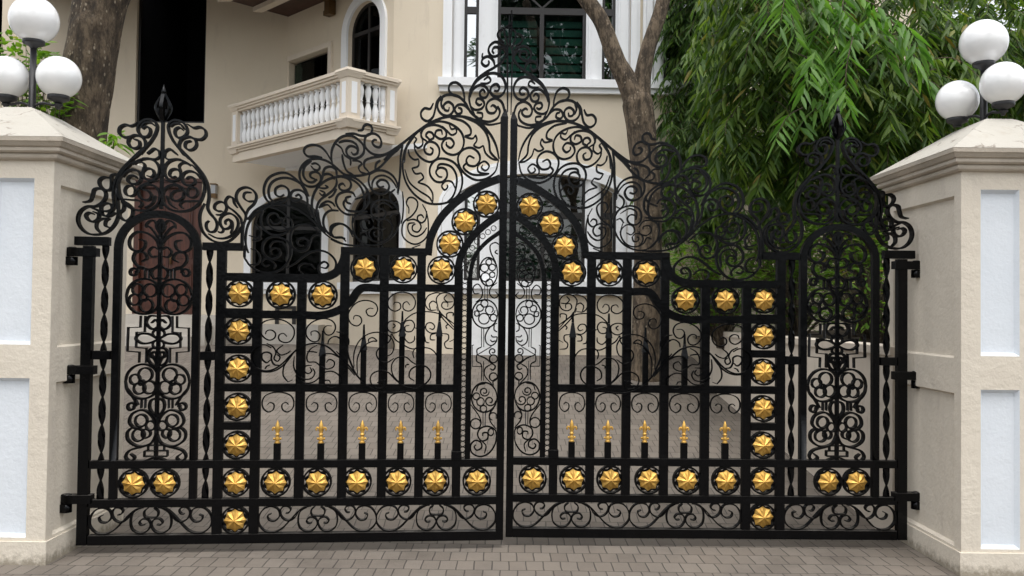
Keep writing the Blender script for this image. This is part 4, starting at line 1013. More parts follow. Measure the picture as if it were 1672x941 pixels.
# dark opening on the balcony wall
ua = .06; ub_ = Fdu.loc(538, 100)[0]; zt_ = Fdu.loc(500, 92)[1]
bm = BM(); fbox(bm, Fdu, ua+.05, ub_-.05, 4.28, zt_-.05, -.12, -.09)
w4 = hp('window', bm, M['glass_dull']); o4 = rect(ua, ub_, 4.26, zt_); room(Fdu, o4, w4)
bm = BM(); fbox(bm, Fdu, ua, ub_, zt_+.002, zt_+.09, .002, .04); fbox(bm, Fdu, ub_+.002, ub_+.1, 4.27, zt_+.09, .002, .04); obj('frame', bm, M['stone'], w4)
# red door
d0, zd0 = Ffl.loc(216, 514); d1, zd1 = Ffl.loc(330, 298); odoor = rect(d0, d1, zd0, zd1)
bm = BM(); fw = .1
fbox(bm, Ffl, d0, d0+fw, zd0, zd1, -.14, .02); fbox(bm, Ffl, d1-fw, d1, zd0, zd1, -.14, .02); fbox(bm, Ffl, d0+fw, d1-fw, zd1-fw, zd1, -.14, .02)
fbox(bm, Ffl, d0-.03, d1+.03, zd1+.002, zd1+.06, .0, .06)
door = hp('door', bm, M['door'])
mid = (d0+d1)/2
for a, b in ((d0+fw+.005, mid-.004), (mid+.004, d1-fw-.005)):
    bm = BM(); fbox(bm, Ffl, a, b, zd0+.01, zd1-fw-.006, -.12, -.07)
    h_ = (zd1-fw-zd0)
    for q0, q1 in ((.06, .40), (.45, .94)):
        fbox(bm, Ffl, a+.07, b-.07, zd0+h_*q0, zd0+h_*q1, -.069, -.05); fbox(bm, Ffl, a+.11, b-.11, zd0+h_*q0+.04, zd0+h_*q1-.04, -.049, -.038)
    obj('door_leaf', bm, M['door'], door)
bm = BM(); q = Ffl.p(mid+.05, zd0+1.0, -.03); lathe(bm, [(.02, -.1), (.02, .1)], q, 10); obj('handle', bm, M['brass'], door)
# bay windows
def bay(F, cols, py_top, py_bot, outer_l, outer_r, archy=None, second=False):
    pm = (outer_l+outer_r)/2
    uo0, uo1 = F.loc(outer_l, py_bot-30)[0], F.loc(outer_r, py_bot-30)[0]
    z0 = F.loc(pm, py_bot)[1]; zt = F.loc(pm, py_top)[1]
    if archy: zs = F.loc(pm, archy)[1]; lp = arch(uo0, uo1, z0, zs, zt)
    else: zs = zt; lp = rect(uo0, uo1, z0, zt)
    w = hp('window', BM(), M['trim'])
    U_ = [(F.loc(a, py_bot-20)[0], F.loc(b, py_bot-20)[0]) for a, b in cols]
    def ztop(u):
        if not archy: return zt
        c = (uo0+uo1)/2; r = (uo1-uo0)/2; return zs+(zt-zs)*math.sqrt(max(0, 1-((u-c)/r)**2))
    x = uo0
    for a, b in U_+[(uo1, None)]:
        if a-x > .01:
            bm = BM(); za, zb = ztop(x+.002), ztop(a-.002)
            for s0, s1, o in ((0, 1, -.03), (.15, .85, .012), (.3, .7, .03)):
                p0, p1 = x+(a-x)*s0, x+(a-x)*s1
                quadbox(bm, [F.p(p0, z0, o), F.p(p1, z0, o), F.p(p1, z0, -.16), F.p(p0, z0, -.16), F.p(p0, min(za, ztop(p0)+0), o), F.p(p1, ztop(p1), o), F.p(p1, ztop(p1), -.16), F.p(p0, ztop(p0), -.16)])
            obj('mullion', bm, M['trim'], w)
        x = b
    if archy:
        bm = BM(); lo = arch(uo0, uo1, z0, zs, zt, g=.16); band(bm, F, lo, lp, .002, .06)
        lo2 = arch(uo0, uo1, z0, zs, zt, g=.22); lo3 = arch(uo0, uo1, z0, zs, zt, g=.17); band(bm, F, lo2, lo3, .001, .035); obj('surround', bm, M['trim'], w)
    else:
        bm = BM()
        for g0, g1, o in ((.0, .09, .07), (.09, .14, .04)):
            fbox(bm, F, uo0-g1, uo0-g0-.002, z0, zt+g1, .001, o); fbox(bm, F, uo1+g0+.002, uo1+g1, z0, zt+g1, .001, o)
        fbox(bm, F, uo0-.14, uo1+.14, zt+.141, zt+.3, .001, .06)
        obj('surround', bm, M['trim'], w)
    for i, (a, b) in enumerate(U_):
        wide = b-a > .6
        f = .045; bm = BM(); tp = min(ztop(a), ztop(b))-.002
        cells = []
        zc = F.loc(pm, 16)[1] if not archy else zs-.12
        zrows = [(z0+.002, zc-.05), (zc+.05, zt if archy else tp)]
        ms = [(a, (a+b)/2-.02), ((a+b)/2+.02, b)] if wide else [(a, b)]
        fbox(bm, F, a, a+f, z0, tp, -.14, -.07); fbox(bm, F, b-f, b, z0, tp, -.14, -.07)
        fbox(bm, F, a+f, b-f, zc-.05, zc+.05, -.138, -.068); fbox(bm, F, a+f, b-f, z0, z0+f, -.14, -.07); 
        if wide: fbox(bm, F, (a+b)/2-.03, (a+b)/2+.03, z0+f, zc-.05, -.136, -.066)
        if wide and not archy:
            for s in (-1, 1):
                c = (a+b)/2; quadbox(bm, [F.p(c-.02, zc+.05, -.08), F.p(c+.02, zc+.05, -.08), F.p(c+.02, zc+.05, -.13), F.p(c-.02, zc+.05, -.13), F.p(c+s*.5-.02, zc+.5, -.08), F.p(c+s*.5+.02, zc+.5, -.08), F.p(c+s*.5+.02, zc+.5, -.13), F.p(c+s*.5-.02, zc+.5, -.13)])
        obj('frame', bm, M['bronze'], w)
        bm = BM(); pl = rect(a+.01, b-.01, z0+.01, tp) if not archy else [(a+.01, z0+.01), (b-.01, z0+.01)]+[(b-.01-(b-a-.02)*k/10, ztop(b-.01-(b-a-.02)*k/10)-.01) for k in range(11)]
        face(F, pl, -.1, bm); obj('pane', bm, M['glass_coated'] if not wide else M['glass'], w)
        if wide:
            bm = BM(); z = z0+.06
            while z < zc-.08:
                for p0, p1 in ms:
                    quadbox(bm, [F.p(p0+.05, z, -.2), F.p(p1-.05, z, -.2), F.p(p1-.05, z+.01, -.26), F.p(p0+.05, z+.01, -.26), F.p(p0+.05, z+.10, -.2), F.p(p1-.05, z+.10, -.2), F.p(p1-.05, z+.11, -.26), F.p(p0+.05, z+.11, -.26)])
                z += .135
            obj('louvre_blind', bm, M['louvre'], w)
    room(F, lp, w)
    return w, lp, (uo0, uo1, z0)
w5, h5, g5 = bay(Fb, [(757, 781), (812, 957), (983, 1005)], -60, 132, 738, 1029)
w6, h6, g6 = bay(Fb, [(757, 783), (817, 955), (980, 1006)], 284, 460, 738, 1024, archy=338)
w7, h7, g7 = bay(Fb, [(1084, 1190)], -60, 136, 1064, 1200)
def sill(F, u0, u1, z1, w):
    bm = BM(); fbox(bm, F, u0, u1, z1-.12, z1, .001, .14); fbox(bm, F, u0+.02, u1-.02, z1-.20, z1-.121, .001, .09); obj('sill', bm, M['trim'], w)
sill(Fb, g5[0]-.2, g5[1]+.16, g5[2], w5); sill(Fb, g6[0]-.1, g6[1]+.2, g6[2], w6); sill(Fb, g7[0]-.12, g7[1]+.12, g7[2], w7)
sill(Fdl, g2[0]-.16, Fdl.L-.02, g2[2], w2); sill(Ffl, g1[0]-.16, g1[1]+.16, g1[2], w1)
# the walls, cut for the openings
wall(Ffl, ZB, ZM, [h1, odoor]); wall(Ffu, ZM, ZT, [o1, o2, o3]); wall(Fdl, ZB, ZM, [h2]); wall(Fdu, ZM, ZT, [h3, o4]); wall(Fu2, ZM, ZT, [])
wall(Fb, ZB, ZT, [h5, h6, h7])
bm = BM()
for A, B in (((6.4, 13.31), (6.4, 24)), ((6.4, 24), (-12, 24)), ((-12, 24), (-12, 15.55))):
    F = Facet(A, B); face(F, rect(0, F.L, ZB, ZT), 0, bm)
hp('wall', bm, M['house'])
def slab(name, pts, z0, z1, mat, parent=None):
    bm = BM(); b = [bm.verts.new(Vector((x, d-6, z0))-H0) for x, d in pts]; t_ = [bm.verts.new(Vector((x, d-6, z1))-H0) for x, d in pts]
    bm.faces.new(b[::-1]); bm.faces.new(t_); n = len(pts)
    for k in range(n): bm.faces.new((b[k], b[(k+1) % n], t_[(k+1) % n], t_[k]))
    return hp(name, bm, mat, parent)
slab('roof', [(-12.3, 15.2), (-4.1, 15.2), (-1.9, 13.0), (-1.2, 12.75), (6.7, 12.9), (6.7, 24.3), (-12.3, 24.3)], ZT+.002, ZT+.3, M['stone'])
slab('roof', [(-8.6, 12.6), (-3.6, 12.6), (-3.6, 15.1), (-4.04, 15.54), (-8.6, 15.54)], 7.12, 7.3, M['soffit'])  # unseen slab added overhead to darken the left recess wall
# eave over the balcony corner
kx, kd = -4.05, 15.55
e = .7071
sof = slab('eave', [(kx+.0, kd-.0), (kx+2.1, kd-2.1), (kx+2.1-1.7*e, kd-2.1-1.7*e), (kx-1.7*e, kd-1.7*e)], 6.76, 7.0, M['soffit'])
for o in (.55, 1.2):
    slab('beam', [(kx+o*.1-o*e, kd-o*.1-o*e), (kx+2.1-o*e, kd-2.1-o*e), (kx+2.1-(o+.14)*e, kd-2.1-(o+.14)*e), (kx-(o+.14)*e, kd-(o+.14)*e)], 6.68, 6.759, M['stone'], sof)
# base details
u0, z0 = Fb.loc(767, 565); u1, z1 = Fb.loc(912, 489)
bm = BM(); fbox(bm, Fb, u0, u1, .8, z1, .001, .08); hp('base_panel', bm, M['marble'])
u0, z0 = Ffl.loc(450, 538); u1, z1 = Ffl.loc(484, 500)
bm = BM()
for a, b, c, d in ((u0, u0+.06, z0, z1), (u1-.06, u1, z0, z1), (u0+.06, u1-.06, z0, z0+.09), (u0+.06, u1-.06, z1-.05, z1)): fbox(bm, Ffl, a, b, c, d, .001, .06)
hp('vent_frame', bm, M['bronze'])
q0, q1 = Fdl.loc(637, 555), Fdl.loc(650, 485)
bm = BM(); P_ = Fdl.p((q0[0]+q1[0])/2, 0, .07); lathe(bm, [(.05, .95), (.05, 2.0)], (P_.x, P_.y, -.9), 14); hp('drainpipe', bm, M['concrete'])
# porch and steps
st = slab('porch', [(-9, 14.4), (-4.75, 14.4), (-4.75, 15.549), (-9, 15.549)], .6, 1.43, M['concrete'])
slab('step', [(-8.4, 14.05), (-4.9, 14.05), (-4.9, 14.399), (-8.4, 14.399)], .6, 1.27, M['concrete'], st); slab('step', [(-8.2, 13.7), (-5.0, 13.7), (-5.0, 14.049), (-8.2, 14.049)], .6, 1.11, M['concrete'], st)
slab('ledge', [(-4.745, 15.0), (-3.3, 15.0), (-3.3, 15.549), (-4.745, 15.549)], .6, 1.28, M['concrete'])
slab('floor_slab', [(-4.05, 15.548), (-1.862, 13.36), (-1.302, 13.148), (-3.149, 15.548)], 4.0, 4.079, M['trim'])
# balcony
bal = slab('balcony', [(-2.40, 12.52), (-4.72, 14.84), (-4.06, 15.545), (-1.87, 13.345), (-1.80, 13.1)], 4.05, 4.14, M['trim'])
C0, CL, CRt = Vector((-2.36, 12.48)), Vector((-4.76, 14.88)), Vector((-1.79, 13.05))
def along(name, A, B, secs, mat, o=0):
    d = (B-A).normalized(); n = Vector((-d.y, d.x)); 
    if n.y > 0: n = -n
    for z0, z1, a, b in secs:
        bm = BM(); P = [A-n*a, B-n*a, B+n*b, A+n*b]
        quadbox(bm, [Vector((q.x, q.y-6, z0))-H0 for q in P]+[Vector((q.x, q.y-6, z1))-H0 for q in P])
        obj(name, bm, mat, bal)
dL = (CL-C0).normalized(); dR = (CRt-C0).normalized()
for A, B, hid in ((C0+dL*.0, CL, 0), (C0+dR*.0, CRt, 1)):
    along('fascia', A, B, [(4.03+.001*hid, 4.175, .12, .02)], M['stone'])
    along('cornice', A, B, [(4.18, 4.215+.0005*hid, .16, .05), (4.217, 4.245+.0005*hid, .16, .085), (4.247, 4.285+.0005*hid, .14, .11)], M['stone'])
    along('handrail', A, B, [(4.865, 4.90+.0005*hid, .10, .045), (4.902, 4.935+.0005*hid, .10, .075), (4.937, 4.985+.0005*hid, .12, .10)], M['stone'])
def post(P, w=.13):
    bm = BM(); c = Vector((P.x, P.y-6, 0))-H0
    ax, ay = dL*w, dR*w
    def ring(k, z): return [Vector((c.x+(a*ax.x+b*ay.x)*k, c.y+(a*ax.y+b*ay.y)*k, z-H0.z)) for a, b in ((-1, -1), (1, -1), (1, 1), (-1, 1))]
    for k0, z0, k1, z1 in ((1.1, 4.16, 1.55, 4.27), (1.55, 4.2705, 1.5, 4.291), (1, 4.2915, 1, 4.88), (1.1, 4.8805, 1.5, 4.96), (1.55, 4.961, 1.45, 5.0)):
        quadbox(bm, ring(k0, z0)+ring(k1, z1))
    o = obj('post', bm, M['stone'], bal)
    bm = BM()
    for d_, s in ((dL, -1), (dR, -1)):
        oth = dR if d_ is dL else dL
        ctr = Vector((P.x, P.y))+d_*(-w)*1.0
        Q = [ctr+oth*(w*.45), ctr-oth*(w*.45)]; o_ = d_*(-.006)
        quadbox(bm, [Vector((q.x, q.y-6, 4.37))-H0 for q in (Q[0], Q[1], Q[1]+o_, Q[0]+o_)]+[Vector((q.x, q.y-6, 4.82))-H0 for q in (Q[0], Q[1], Q[1]+o_, Q[0]+o_)])
    obj('inset_panel', bm, M['trim'], o)
post(C0+dL*.05+dR*.05, .105); post(CL-dL*.1+dR*.05, .10); post(CRt-dR*.07+dL*.05, .09)
prof = [(.055, 0), (.055, .025), (.032, .035), (.03, .05), (.045, .09), (.055, .15), (.05, .2), (.032, .26), (.026, .295), (.034, .3), (.034, .315), (.026, .32), (.034, .36), (.048, .42), (.05, .46), (.04, .505), (.03, .53), (.03, .545), (.05, .55), (.05, .573)]
bm = BM(); lathe(bm, [(r*.94, z) for r, z in prof], (0, 0, 0), 14); b0 = obj('baluster', bm, M['trim'], bal)
spots = []
nl = 20; a_, b_ = .32, (CL-C0).length-.28
for k in range(nl): spots.append(C0+dL*(a_+(b_-a_)*k/(nl-1))+dR*.05)
for k in range(4): spots.append(C0+dR*(.235+.13*k)+dL*.05)
for k, q in enumerate(spots):
    o = b0 if k == 0 else b0.copy()
    if k: COL.objects.link(o); o.parent = bal
    o.location = Vector((q.x, q.y-6, 4.288))-H0
# wall lanterns
def lantern(F, px, py, w, h, label):
    u, z = F.loc(px, py); q = F.p(u, z, 0)+H0
    t = thing('wall_lantern', q, label, 'wall lamp', 'lanterns on the house wall', math.atan2(F.d.y, F.d.x))
    bm = BM(); box(bm, -w*.35, w*.35, -.03, 0, -h*.4, h*.45); box(bm, -w*.5, w*.5, -.15, -.03, -h*.5, -h*.2); box(bm, -w*.55, w*.55, -.155, -.028, h*.42, h*.5); obj('housing', bm, M['brass'], t)
    bm = BM(); box(bm, -w*.42, w*.42, -.14, -.032, -h*.195, h*.415); obj('lens', bm, M['frost'] if py > 100 else M['brass'], t)
lantern(Ffl, 352, 313, .095, .25, 'small brass wall lantern with a frosted lens beside the red door')
lantern(Fdu, 545, 15, .17, .26, 'small brown wall lantern under the eave, left of the upper arched window')

# ------------------------------------------------------------------ LEAVES
rng = np.random.default_rng(11)
def leafmesh(name, P, D, Wd, L, W, mat, parent=None, droop=.35, fold=.25):
    """P base points, D directions, Wd width directions (n,3); every leaf is a folded, drooping blade"""
    n = len(P); Nn = np.cross(D, Wd); L = L[:, None]; W = W[:, None]
    g = np.array([0, 0, -1.]); dr = droop*L
    c = [P, P+D*L*.35+g*dr*.10, P+D*L*.7+g*dr*.42, P+D*L+g*dr*.9]
    up = Nn*W*fold
    V = np.stack([c[0], c[1]+Wd*W*.5+up, c[1], c[1]-Wd*W*.5+up, c[2]+Wd*W*.36+up*.7, c[2], c[2]-Wd*W*.36+up*.7, c[3]], 1).reshape(-1, 3)
    quads = np.array([[1, 2, 5, 4], [2, 3, 6, 5]]); tris = np.array([[0, 2, 1], [0, 3, 2], [4, 5, 7], [5, 6, 7]])
    off = (np.arange(n)*8)[:, None, None]
    q = (quads[None]+off).reshape(n, -1); t_ = (tris[None]+off).reshape(n, -1)
    loops = np.concatenate([q, t_], 1).reshape(-1)
    sizes = np.tile(np.array([4, 4, 3, 3, 3, 3]), n); starts = np.concatenate([[0], np.cumsum(sizes)[:-1]])
    me = bpy.data.meshes.new(name); me.vertices.add(len(V)); me.vertices.foreach_set('co', V.astype(np.float32).ravel())
    me.loops.add(len(loops)); me.loops.foreach_set('vertex_index', loops.astype(np.int32))
    me.polygons.add(len(sizes)); me.polygons.foreach_set('loop_start', starts.astype(np.int32)); me.polygons.foreach_set('loop_total', sizes.astype(np.int32))
    at = me.attributes.new('rnd', 'FLOAT', 'FACE'); at.data.foreach_set('value', np.repeat(rng.random(n), 6).astype(np.float32))
    me.update(); me.validate(); me.materials.append(mat)
    o = bpy.data.objects.new(name, me); COL.objects.link(o)
    if parent: o.parent = parent
    return o
def unit(a): return a/np.maximum(1e-9, np.linalg.norm(a, axis=-1, keepdims=True))
class Leaves:
    def __init__(s): s.P = []; s.D = []; s.W = []; s.L = []; s.B = []
    def add(s, p, d, w, l, b): s.P.append(p); s.D.append(d); s.W.append(w); s.L.append(l); s.B.append(b)
    def build(s, name, mat, parent, org, **k):
        return leafmesh(name, np.array(s.P)-np.array(org), unit(np.array(s.D)), unit(np.array(s.W)), np.array(s.L), np.array(s.B), mat, parent, **k)
def spray(LV, start, out, length, ll, lw, step=.035, drop=1.0, spread=1.0, twigs=None):
    """a drooping twig with leaves in two rows"""
    p = np.array(start, float); d = np.array(out, float); d /= np.linalg.norm(d); n = int(length/step); path = [p.copy()]
    for k in range(n):
        d = d+np.array([rng.normal(0, .06), rng.normal(0, .06), -.075*drop]); d /= np.linalg.norm(d)
        p = p+d*step; path.append(p.copy())
        side = np.cross(d, [0, 0, 1.]); 
        if np.linalg.norm(side) < .15: side = np.array([math.cos(k*1.3+start[0]*9), math.sin(k*1.3+start[0]*9), 0])
        side /= np.linalg.norm(side); s = 1 if k % 2 else -1
        ld = d*.55+side*s*(.75*spread)+np.array([rng.normal(0, .22), rng.normal(0, .22), -.35+rng.normal(0, .2)])
        ld /= np.linalg.norm(ld); wd = np.cross(ld, np.array([rng.normal(0, .5), rng.normal(0, .5), 1.])); wd /= max(1e-6, np.linalg.norm(wd))
        LV.add(p, ld, wd, ll*rng.uniform(.65, 1.15), lw*rng.uniform(.75, 1.15))
    if twigs is not None: twigs.append(path)
def weeping_tree(name, base, height, nodes, label, ll, lw, nspray, rad_tr=.14, group=None, mat='leaf', fronds=()):
    t = thing(name, base, label, 'tree', group)
    bx, by, bz = base
    bm = BM(); pts = smoothpath([(0, 0, -.1), (.05, .03, height*.3), (-.04, .02, height*.6), (.02, 0, height)], 5); tube(bm, pts, [rad_tr*(1-.7*i/(len(pts)-1)) for i in range(len(pts))], 10, .15, bx); obj('trunk', bm, M['bark_dark'], t)
    LV = Leaves(); tw = []
    for (cx, cy, cz, rx, ry, rz_, wgt) in nodes:
        for k in range(int(nspray*wgt)):
            v = rng.normal(size=3); v /= np.linalg.norm(v); rr = rng.uniform(.35, 1)**.6
            s = np.array([cx+v[0]*rx*rr, cy+v[1]*ry*rr, cz+v[2]*rz_*rr])
            od = np.array([v[0]*.8+rng.normal(0, .3), v[1]*.8-.25+rng.normal(0, .3), rng.uniform(-.5, .35)])
            spray(LV, s, od, rng.uniform(.35, .8), ll, lw, step=ll*.21, twigs=tw)
    LV.build('crown', M[mat], t, base, droop=.42)
    if fronds:
        LV = Leaves()
        for px, py in fronds:
            for j in range(2):
                s = W_(px+rng.normal(0, 22), py+rng.normal(0, 16), 7.9+rng.normal(0, .25))
                spray(LV, s, (rng.normal(0, .55), -.45+rng.normal(0, .2), -.25), rng.uniform(.45, .8), .20, .048, step=.04, drop=1.0, spread=1.25, twigs=tw)
        LV.build('new_foliage', M['leaf_fresh'], t, base, droop=.45)
    bm = BM()
    for path in tw[::2]:
        q = [Vector(x)-Vector(base) for x in path[::2]]
        if len(q) > 2: tube(bm, q, [.006*(1-.7*i/len(q)) for i in range(len(q))], 4)
    obj('twigs', bm, M['bark_dark'], t); bm = BM()
    for (cx, cy, cz, rx, ry, rz_, wgt) in nodes:
        q = smoothpath([(0, 0, min(height*.9, max(.4, cz-bz-.9))), ((cx-bx)*.5, (cy-by)*.5, max(.6, cz-bz-.1)), (cx-bx, cy-by, cz-bz)], 4)
        tube(bm, q, [.05*(1-.75*i/len(q)) for i in range(len(q))], 6)
    obj('limb', bm, M['bark_dark'], t)
    return t
def W_(px, py, dep): q = aty(px, py, dep-6); return (q.x, q.y, q.z)
def node(px, py, dep, rpx, rpy, rd, w): q = W_(px, py, dep); k = dep/FPX; return (q[0], q[1], q[2], rpx*k, rd, rpy*k, w)
GRP = 'weeping trees on the right of the driveway'
weeping_tree('weeping_tree', (4.2, 4.4, 1.3), 5.6, [
    node(1330, 60, 8.8, 110, 70, .5, 1.6), node(1260, 180, 9.3, 70, 80, .5, 1.3), node(1420, 160, 9.0, 110, 90, .6, 1.6), node(1320, 250, 9.6, 110, 80, .6, 1.3),
    node(1480, 60, 9.4, 100, 70, .5, 1.2), node(1240, 20, 9.6, 60, 60, .5, 1.1), node(1440, 290, 9.6, 120, 70, .6, 1.0), node(1330, -60, 8.8, 160, 60, .6, 1.0)],
    'big weeping tree with long hanging green leaves, nearest the right pillar', .175, .043, 78, .16, GRP, fronds=[(1330, -10), (1300, -30), (1370, 0), (1400, 20), (1350, 30), (1270, 10), (1290, 40), (1325, 90), (1385, 70), (1430, 60), (1240, -20), (1460, 40), (1345, 130), (1300, 150)])
weeping_tree('weeping_tree', (2.95, 7.0, 1.3), 6.5, [
    node(1140, 40, 13, 16, 50, .2, .9), node(1138, 100, 13, 18, 50, .2, .9), node(1134, 160, 13, 20, 50, .2, .9), node(1130, 220, 12.8, 24, 50, .25, 1.0), node(1142, -40, 13, 18, 60, .25, .8), node(1126, 290, 12.6, 30, 50, .3, .9), node(1124, 350, 12.4, 30, 50, .3, .8)],
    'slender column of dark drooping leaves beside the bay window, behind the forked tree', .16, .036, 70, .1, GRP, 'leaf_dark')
weeping_tree('weeping_tree', (4.0, 6.6, 1.3), 5.5, [
    node(1205, 310, 11.5, 60, 60, .5, .8), node(1290, 340, 11.2, 90, 50, .5, .9), node(1240, 220, 11.8, 40, 80, .5, 1.0), node(1400, 350, 11.0, 110, 50, .5, .8), node(1232, 80, 11.8, 34, 80, .5, 1.0), node(1290, 120, 11.6, 110, 100, .5, 1.3), node(1430, 200, 11.6, 130, 110, .5, 1.6)],
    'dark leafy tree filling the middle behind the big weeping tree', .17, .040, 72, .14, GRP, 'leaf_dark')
weeping_tree('weeping_tree', (7.2, 5.4, 1.3), 5.5, [
    node(1600, 40, 10.2, 110, 60, .6, 1.3), node(1560, 130, 10.4, 100, 70, .6, 1.3), node(1500, 210, 10.4, 80, 60, .5, 1.1), node(1660, 110, 10.6, 80, 50, .5, .9), node(1590, -50, 10.2, 120, 50, .6, .9)],
    'weeping tree with lighter leaves directly behind the right globe lamp', .16, .038, 66, .14, GRP)
# bright near sprays of the big tree, part of its crown's front
def bush(name, base, nodes, label, cat, ll, lw, n, mat, step=.5, droop=.3, upward=.5, group=None):
    t = thing(name, base, label, cat, group)
    LV = Leaves(); bm = BM(); b = Vector(base)
    for (cx, cy, cz, rx, ry, rz_, wgt) in nodes:
        for k in range(int(n*wgt)):
            v = rng.normal(size=3); v /= np.linalg.norm(v); rr = rng.uniform(.2, 1)**.5
            s = np.array([cx+v[0]*rx*rr, cy+v[1]*ry*rr, cz+v[2]*rz_*rr])
            d = np.array([v[0]+rng.normal(0, .4), v[1]+rng.normal(0, .4), upward*rng.uniform(-.4, 1)]); d /= np.linalg.norm(d)
            wd = np.cross(d, [rng.normal(0, .4), rng.normal(0, .4), 1]); LV.add(s, d, wd/np.linalg.norm(wd), ll*rng.uniform(.6, 1.15), lw*rng.uniform(.7, 1.15))
            if k % 9 == 0:
                q = smoothpath([(0+rng.normal(0, .03), 0+rng.normal(0, .03), -.05), ((s[0]-b.x)*.5, (s[1]-b.y)*.5, (s[2]-b.z)*.6), tuple(s-np.array(base))], 3)
                tube(bm, q, [.008*(1-.6*i/len(q)) for i in range(len(q))], 4)
    LV.build('foliage', M[mat], t, base, droop=droop)
    obj('stem', bm, M['bark_dark'], t)
    return t
def zbed(x, y): return 1.22+.06*(x-2.7)*min(1, y/3)
q = W_(1180, 480, 10.5)
bush('shrub', (q[0], q[1], zbed(q[0], q[1])), [node(1170, 480, 10.5, 75, 55, .45, 1), node(1130, 440, 10.6, 40, 50, .35, .5)], 'bright green shrub behind the retaining wall near the forked tree', 'shrub', .14, .03, 900, 'leaf_bright', group='shrubs behind the retaining wall')
q = W_(1300, 470, 9.6)
bush('shrub', (q[0], q[1], zbed(q[0], q[1])), [node(1300, 480, 9.6, 85, 60, .45, 1), node(1260, 420, 9.8, 60, 50, .35, .6)], 'feathery green shrub in the middle of the raised bed, above the retaining wall', 'shrub', .15, .024, 1000, 'leaf_bright', group='shrubs behind the retaining wall')
q = W_(1430, 470, 8.6)
bush('shrub', (q[0], q[1], zbed(q[0], q[1])), [node(1420, 470, 8.6, 95, 80, .45, 1), node(1370, 400, 8.8, 80, 60, .4, .7)], 'dark green shrub close behind the right pillar', 'shrub', .14, .03, 1000, 'leaf_bright', group='shrubs behind the retaining wall')
q = W_(1720, 250, 13)
bush('hedge', (q[0], q[1], 1.4), [node(1500, 200, 14, 330, 260, .7, 1.5), node(1760, 150, 13, 200, 260, .7, 1.0)], 'tall hedge at the back right behind the weeping trees', 'hedge', .2, .08, 3800, 'leaf')
# left plants
q = W_(60, 130, 8.2)
bush('shrub', (q[0], q[1], zdrive(q[1])+.1), [node(30, 100, 8.2, 60, 50, .3, .55), node(70, 150, 8.2, 50, 60, .3, .6), node(40, 210, 8.2, 70, 60, .3, .5)], 'yellow green leafy shrub behind the left globe lamp', 'shrub', .13, .05, 430, 'leaf_bright')
q = W_(182, 232, 7.7)
bush('small_plant', (q[0]-.12, q[1], zdrive(q[1])+.1), [node(183, 230, 7.7, 18, 18, .08, .5), node(165, 260, 7.7, 20, 30, .1, .3)], 'small leafy sprig beside the base of the thick trunk', 'plant', .15, .045, 60, 'leaf_bright', droop=.6)

# ------------------------------------------------------------------ TREES WITH BARE TRUNKS
def crown(t, base, cs, n, ll, lw, mat):
    LV = Leaves()
    for (cx, cy, cz, r) in cs:
        for k in range(n):
            v = rng.normal(size=3); v /= np.linalg.norm(v); rr = r*rng.uniform(.3, 1)**.5
            cl = np.array([cx, cy, cz])+v*rr*np.array([1, 1, .6])
            d = v+rng.normal(0, .5, 3); d /= np.linalg.norm(d); wd = np.cross(d, [.2, .1, 1]); LV.add(cl, d, wd/np.linalg.norm(wd), ll*rng.uniform(.6, 1.2), lw*rng.uniform(.7, 1.2))
    LV.build('crown', M[mat], t, base)
def trunk_tree(name, label, dep, pts, limbs, mat, crowns, group=None, tz=None, ws=1.):
    f = lambda px, py, w, dd=0: (Vector(W_(px, py, dep+dd)), w*ws*dep/FPX/2)
    P = [f(*q) for q in pts]; base = Vector((P[0][0].x, P[0][0].y, tz))
    t = thing(name, base, label, 'tree', group)
    bm = BM(); dd_ = (P[-1][0]-P[-2][0]).normalized(); rl = P[-1][1]
    P = P+[(P[-1][0]+dd_*rl*.45, rl*.86), (P[-1][0]+dd_*rl*.8, rl*.55), (P[-1][0]+dd_*rl*.95, rl*.2)]
    body = [(Vector((base.x, base.y, tz-.1))-base, P[0][1]*1.25)]+[(p-base, r) for p, r in P]
    sp = smoothpath([b[0] for b in body], 5); rr = []
    for i in range(len(sp)):
        k = i/5; j = min(len(body)-2, int(k)); rr.append(body[j][1]+(body[j+1][1]-body[j][1])*(k-j))
    tube(bm, sp, rr, 22, .09, dep); obj('trunk', bm, M[mat], t)
    for lm in limbs:
        Q = [f(*q) for q in lm]; bm = BM(); sp = smoothpath([p-base for p, r in Q], 5); rr = []
        for i in range(len(sp)):
            k = i/5; j = min(len(Q)-2, int(k)); rr.append(Q[j][1]+(Q[j+1][1]-Q[j][1])*(k-j))
        tube(bm, sp, rr, 16, .09, dep+3); obj('limb', bm, M[mat], t)
    crown(t, base, crowns, 500, .22, .07, 'leaf_street')
    return t
trunk_tree('forked_tree', 'grey brown tree forking into two limbs in front of the bay window', 11.6,
    [(1056, 560, 60), (1058, 430, 56), (1058, 320, 54), (1050, 240, 54), (1045, 195, 56), (1041, 168, 58)],
    [[(1046, 215, 44), (1036, 165, 45), (1024, 132, 40), (1010, 106, 36), (996, 70, 33), (980, 32, 31), (958, 0, 31), (930, -40, 30), (900, -110, 26, -.4), (880, -200, 20, -.6)],
     [(1048, 215, 40), (1046, 165, 40), (1049, 130, 34), (1054, 100, 31), (1064, 62, 29), (1078, 20, 28), (1088, -20, 28), (1105, -80, 24, .3), (1120, -200, 18, .4)]],
    'bark_dark', [(.4, 5.6, 9.9, 1.1), (2.8, 5.9, 10.1, 1.2), (1.4, 5.0, 10.7, 1.2)], tz=zdrive(5.6), ws=.84)
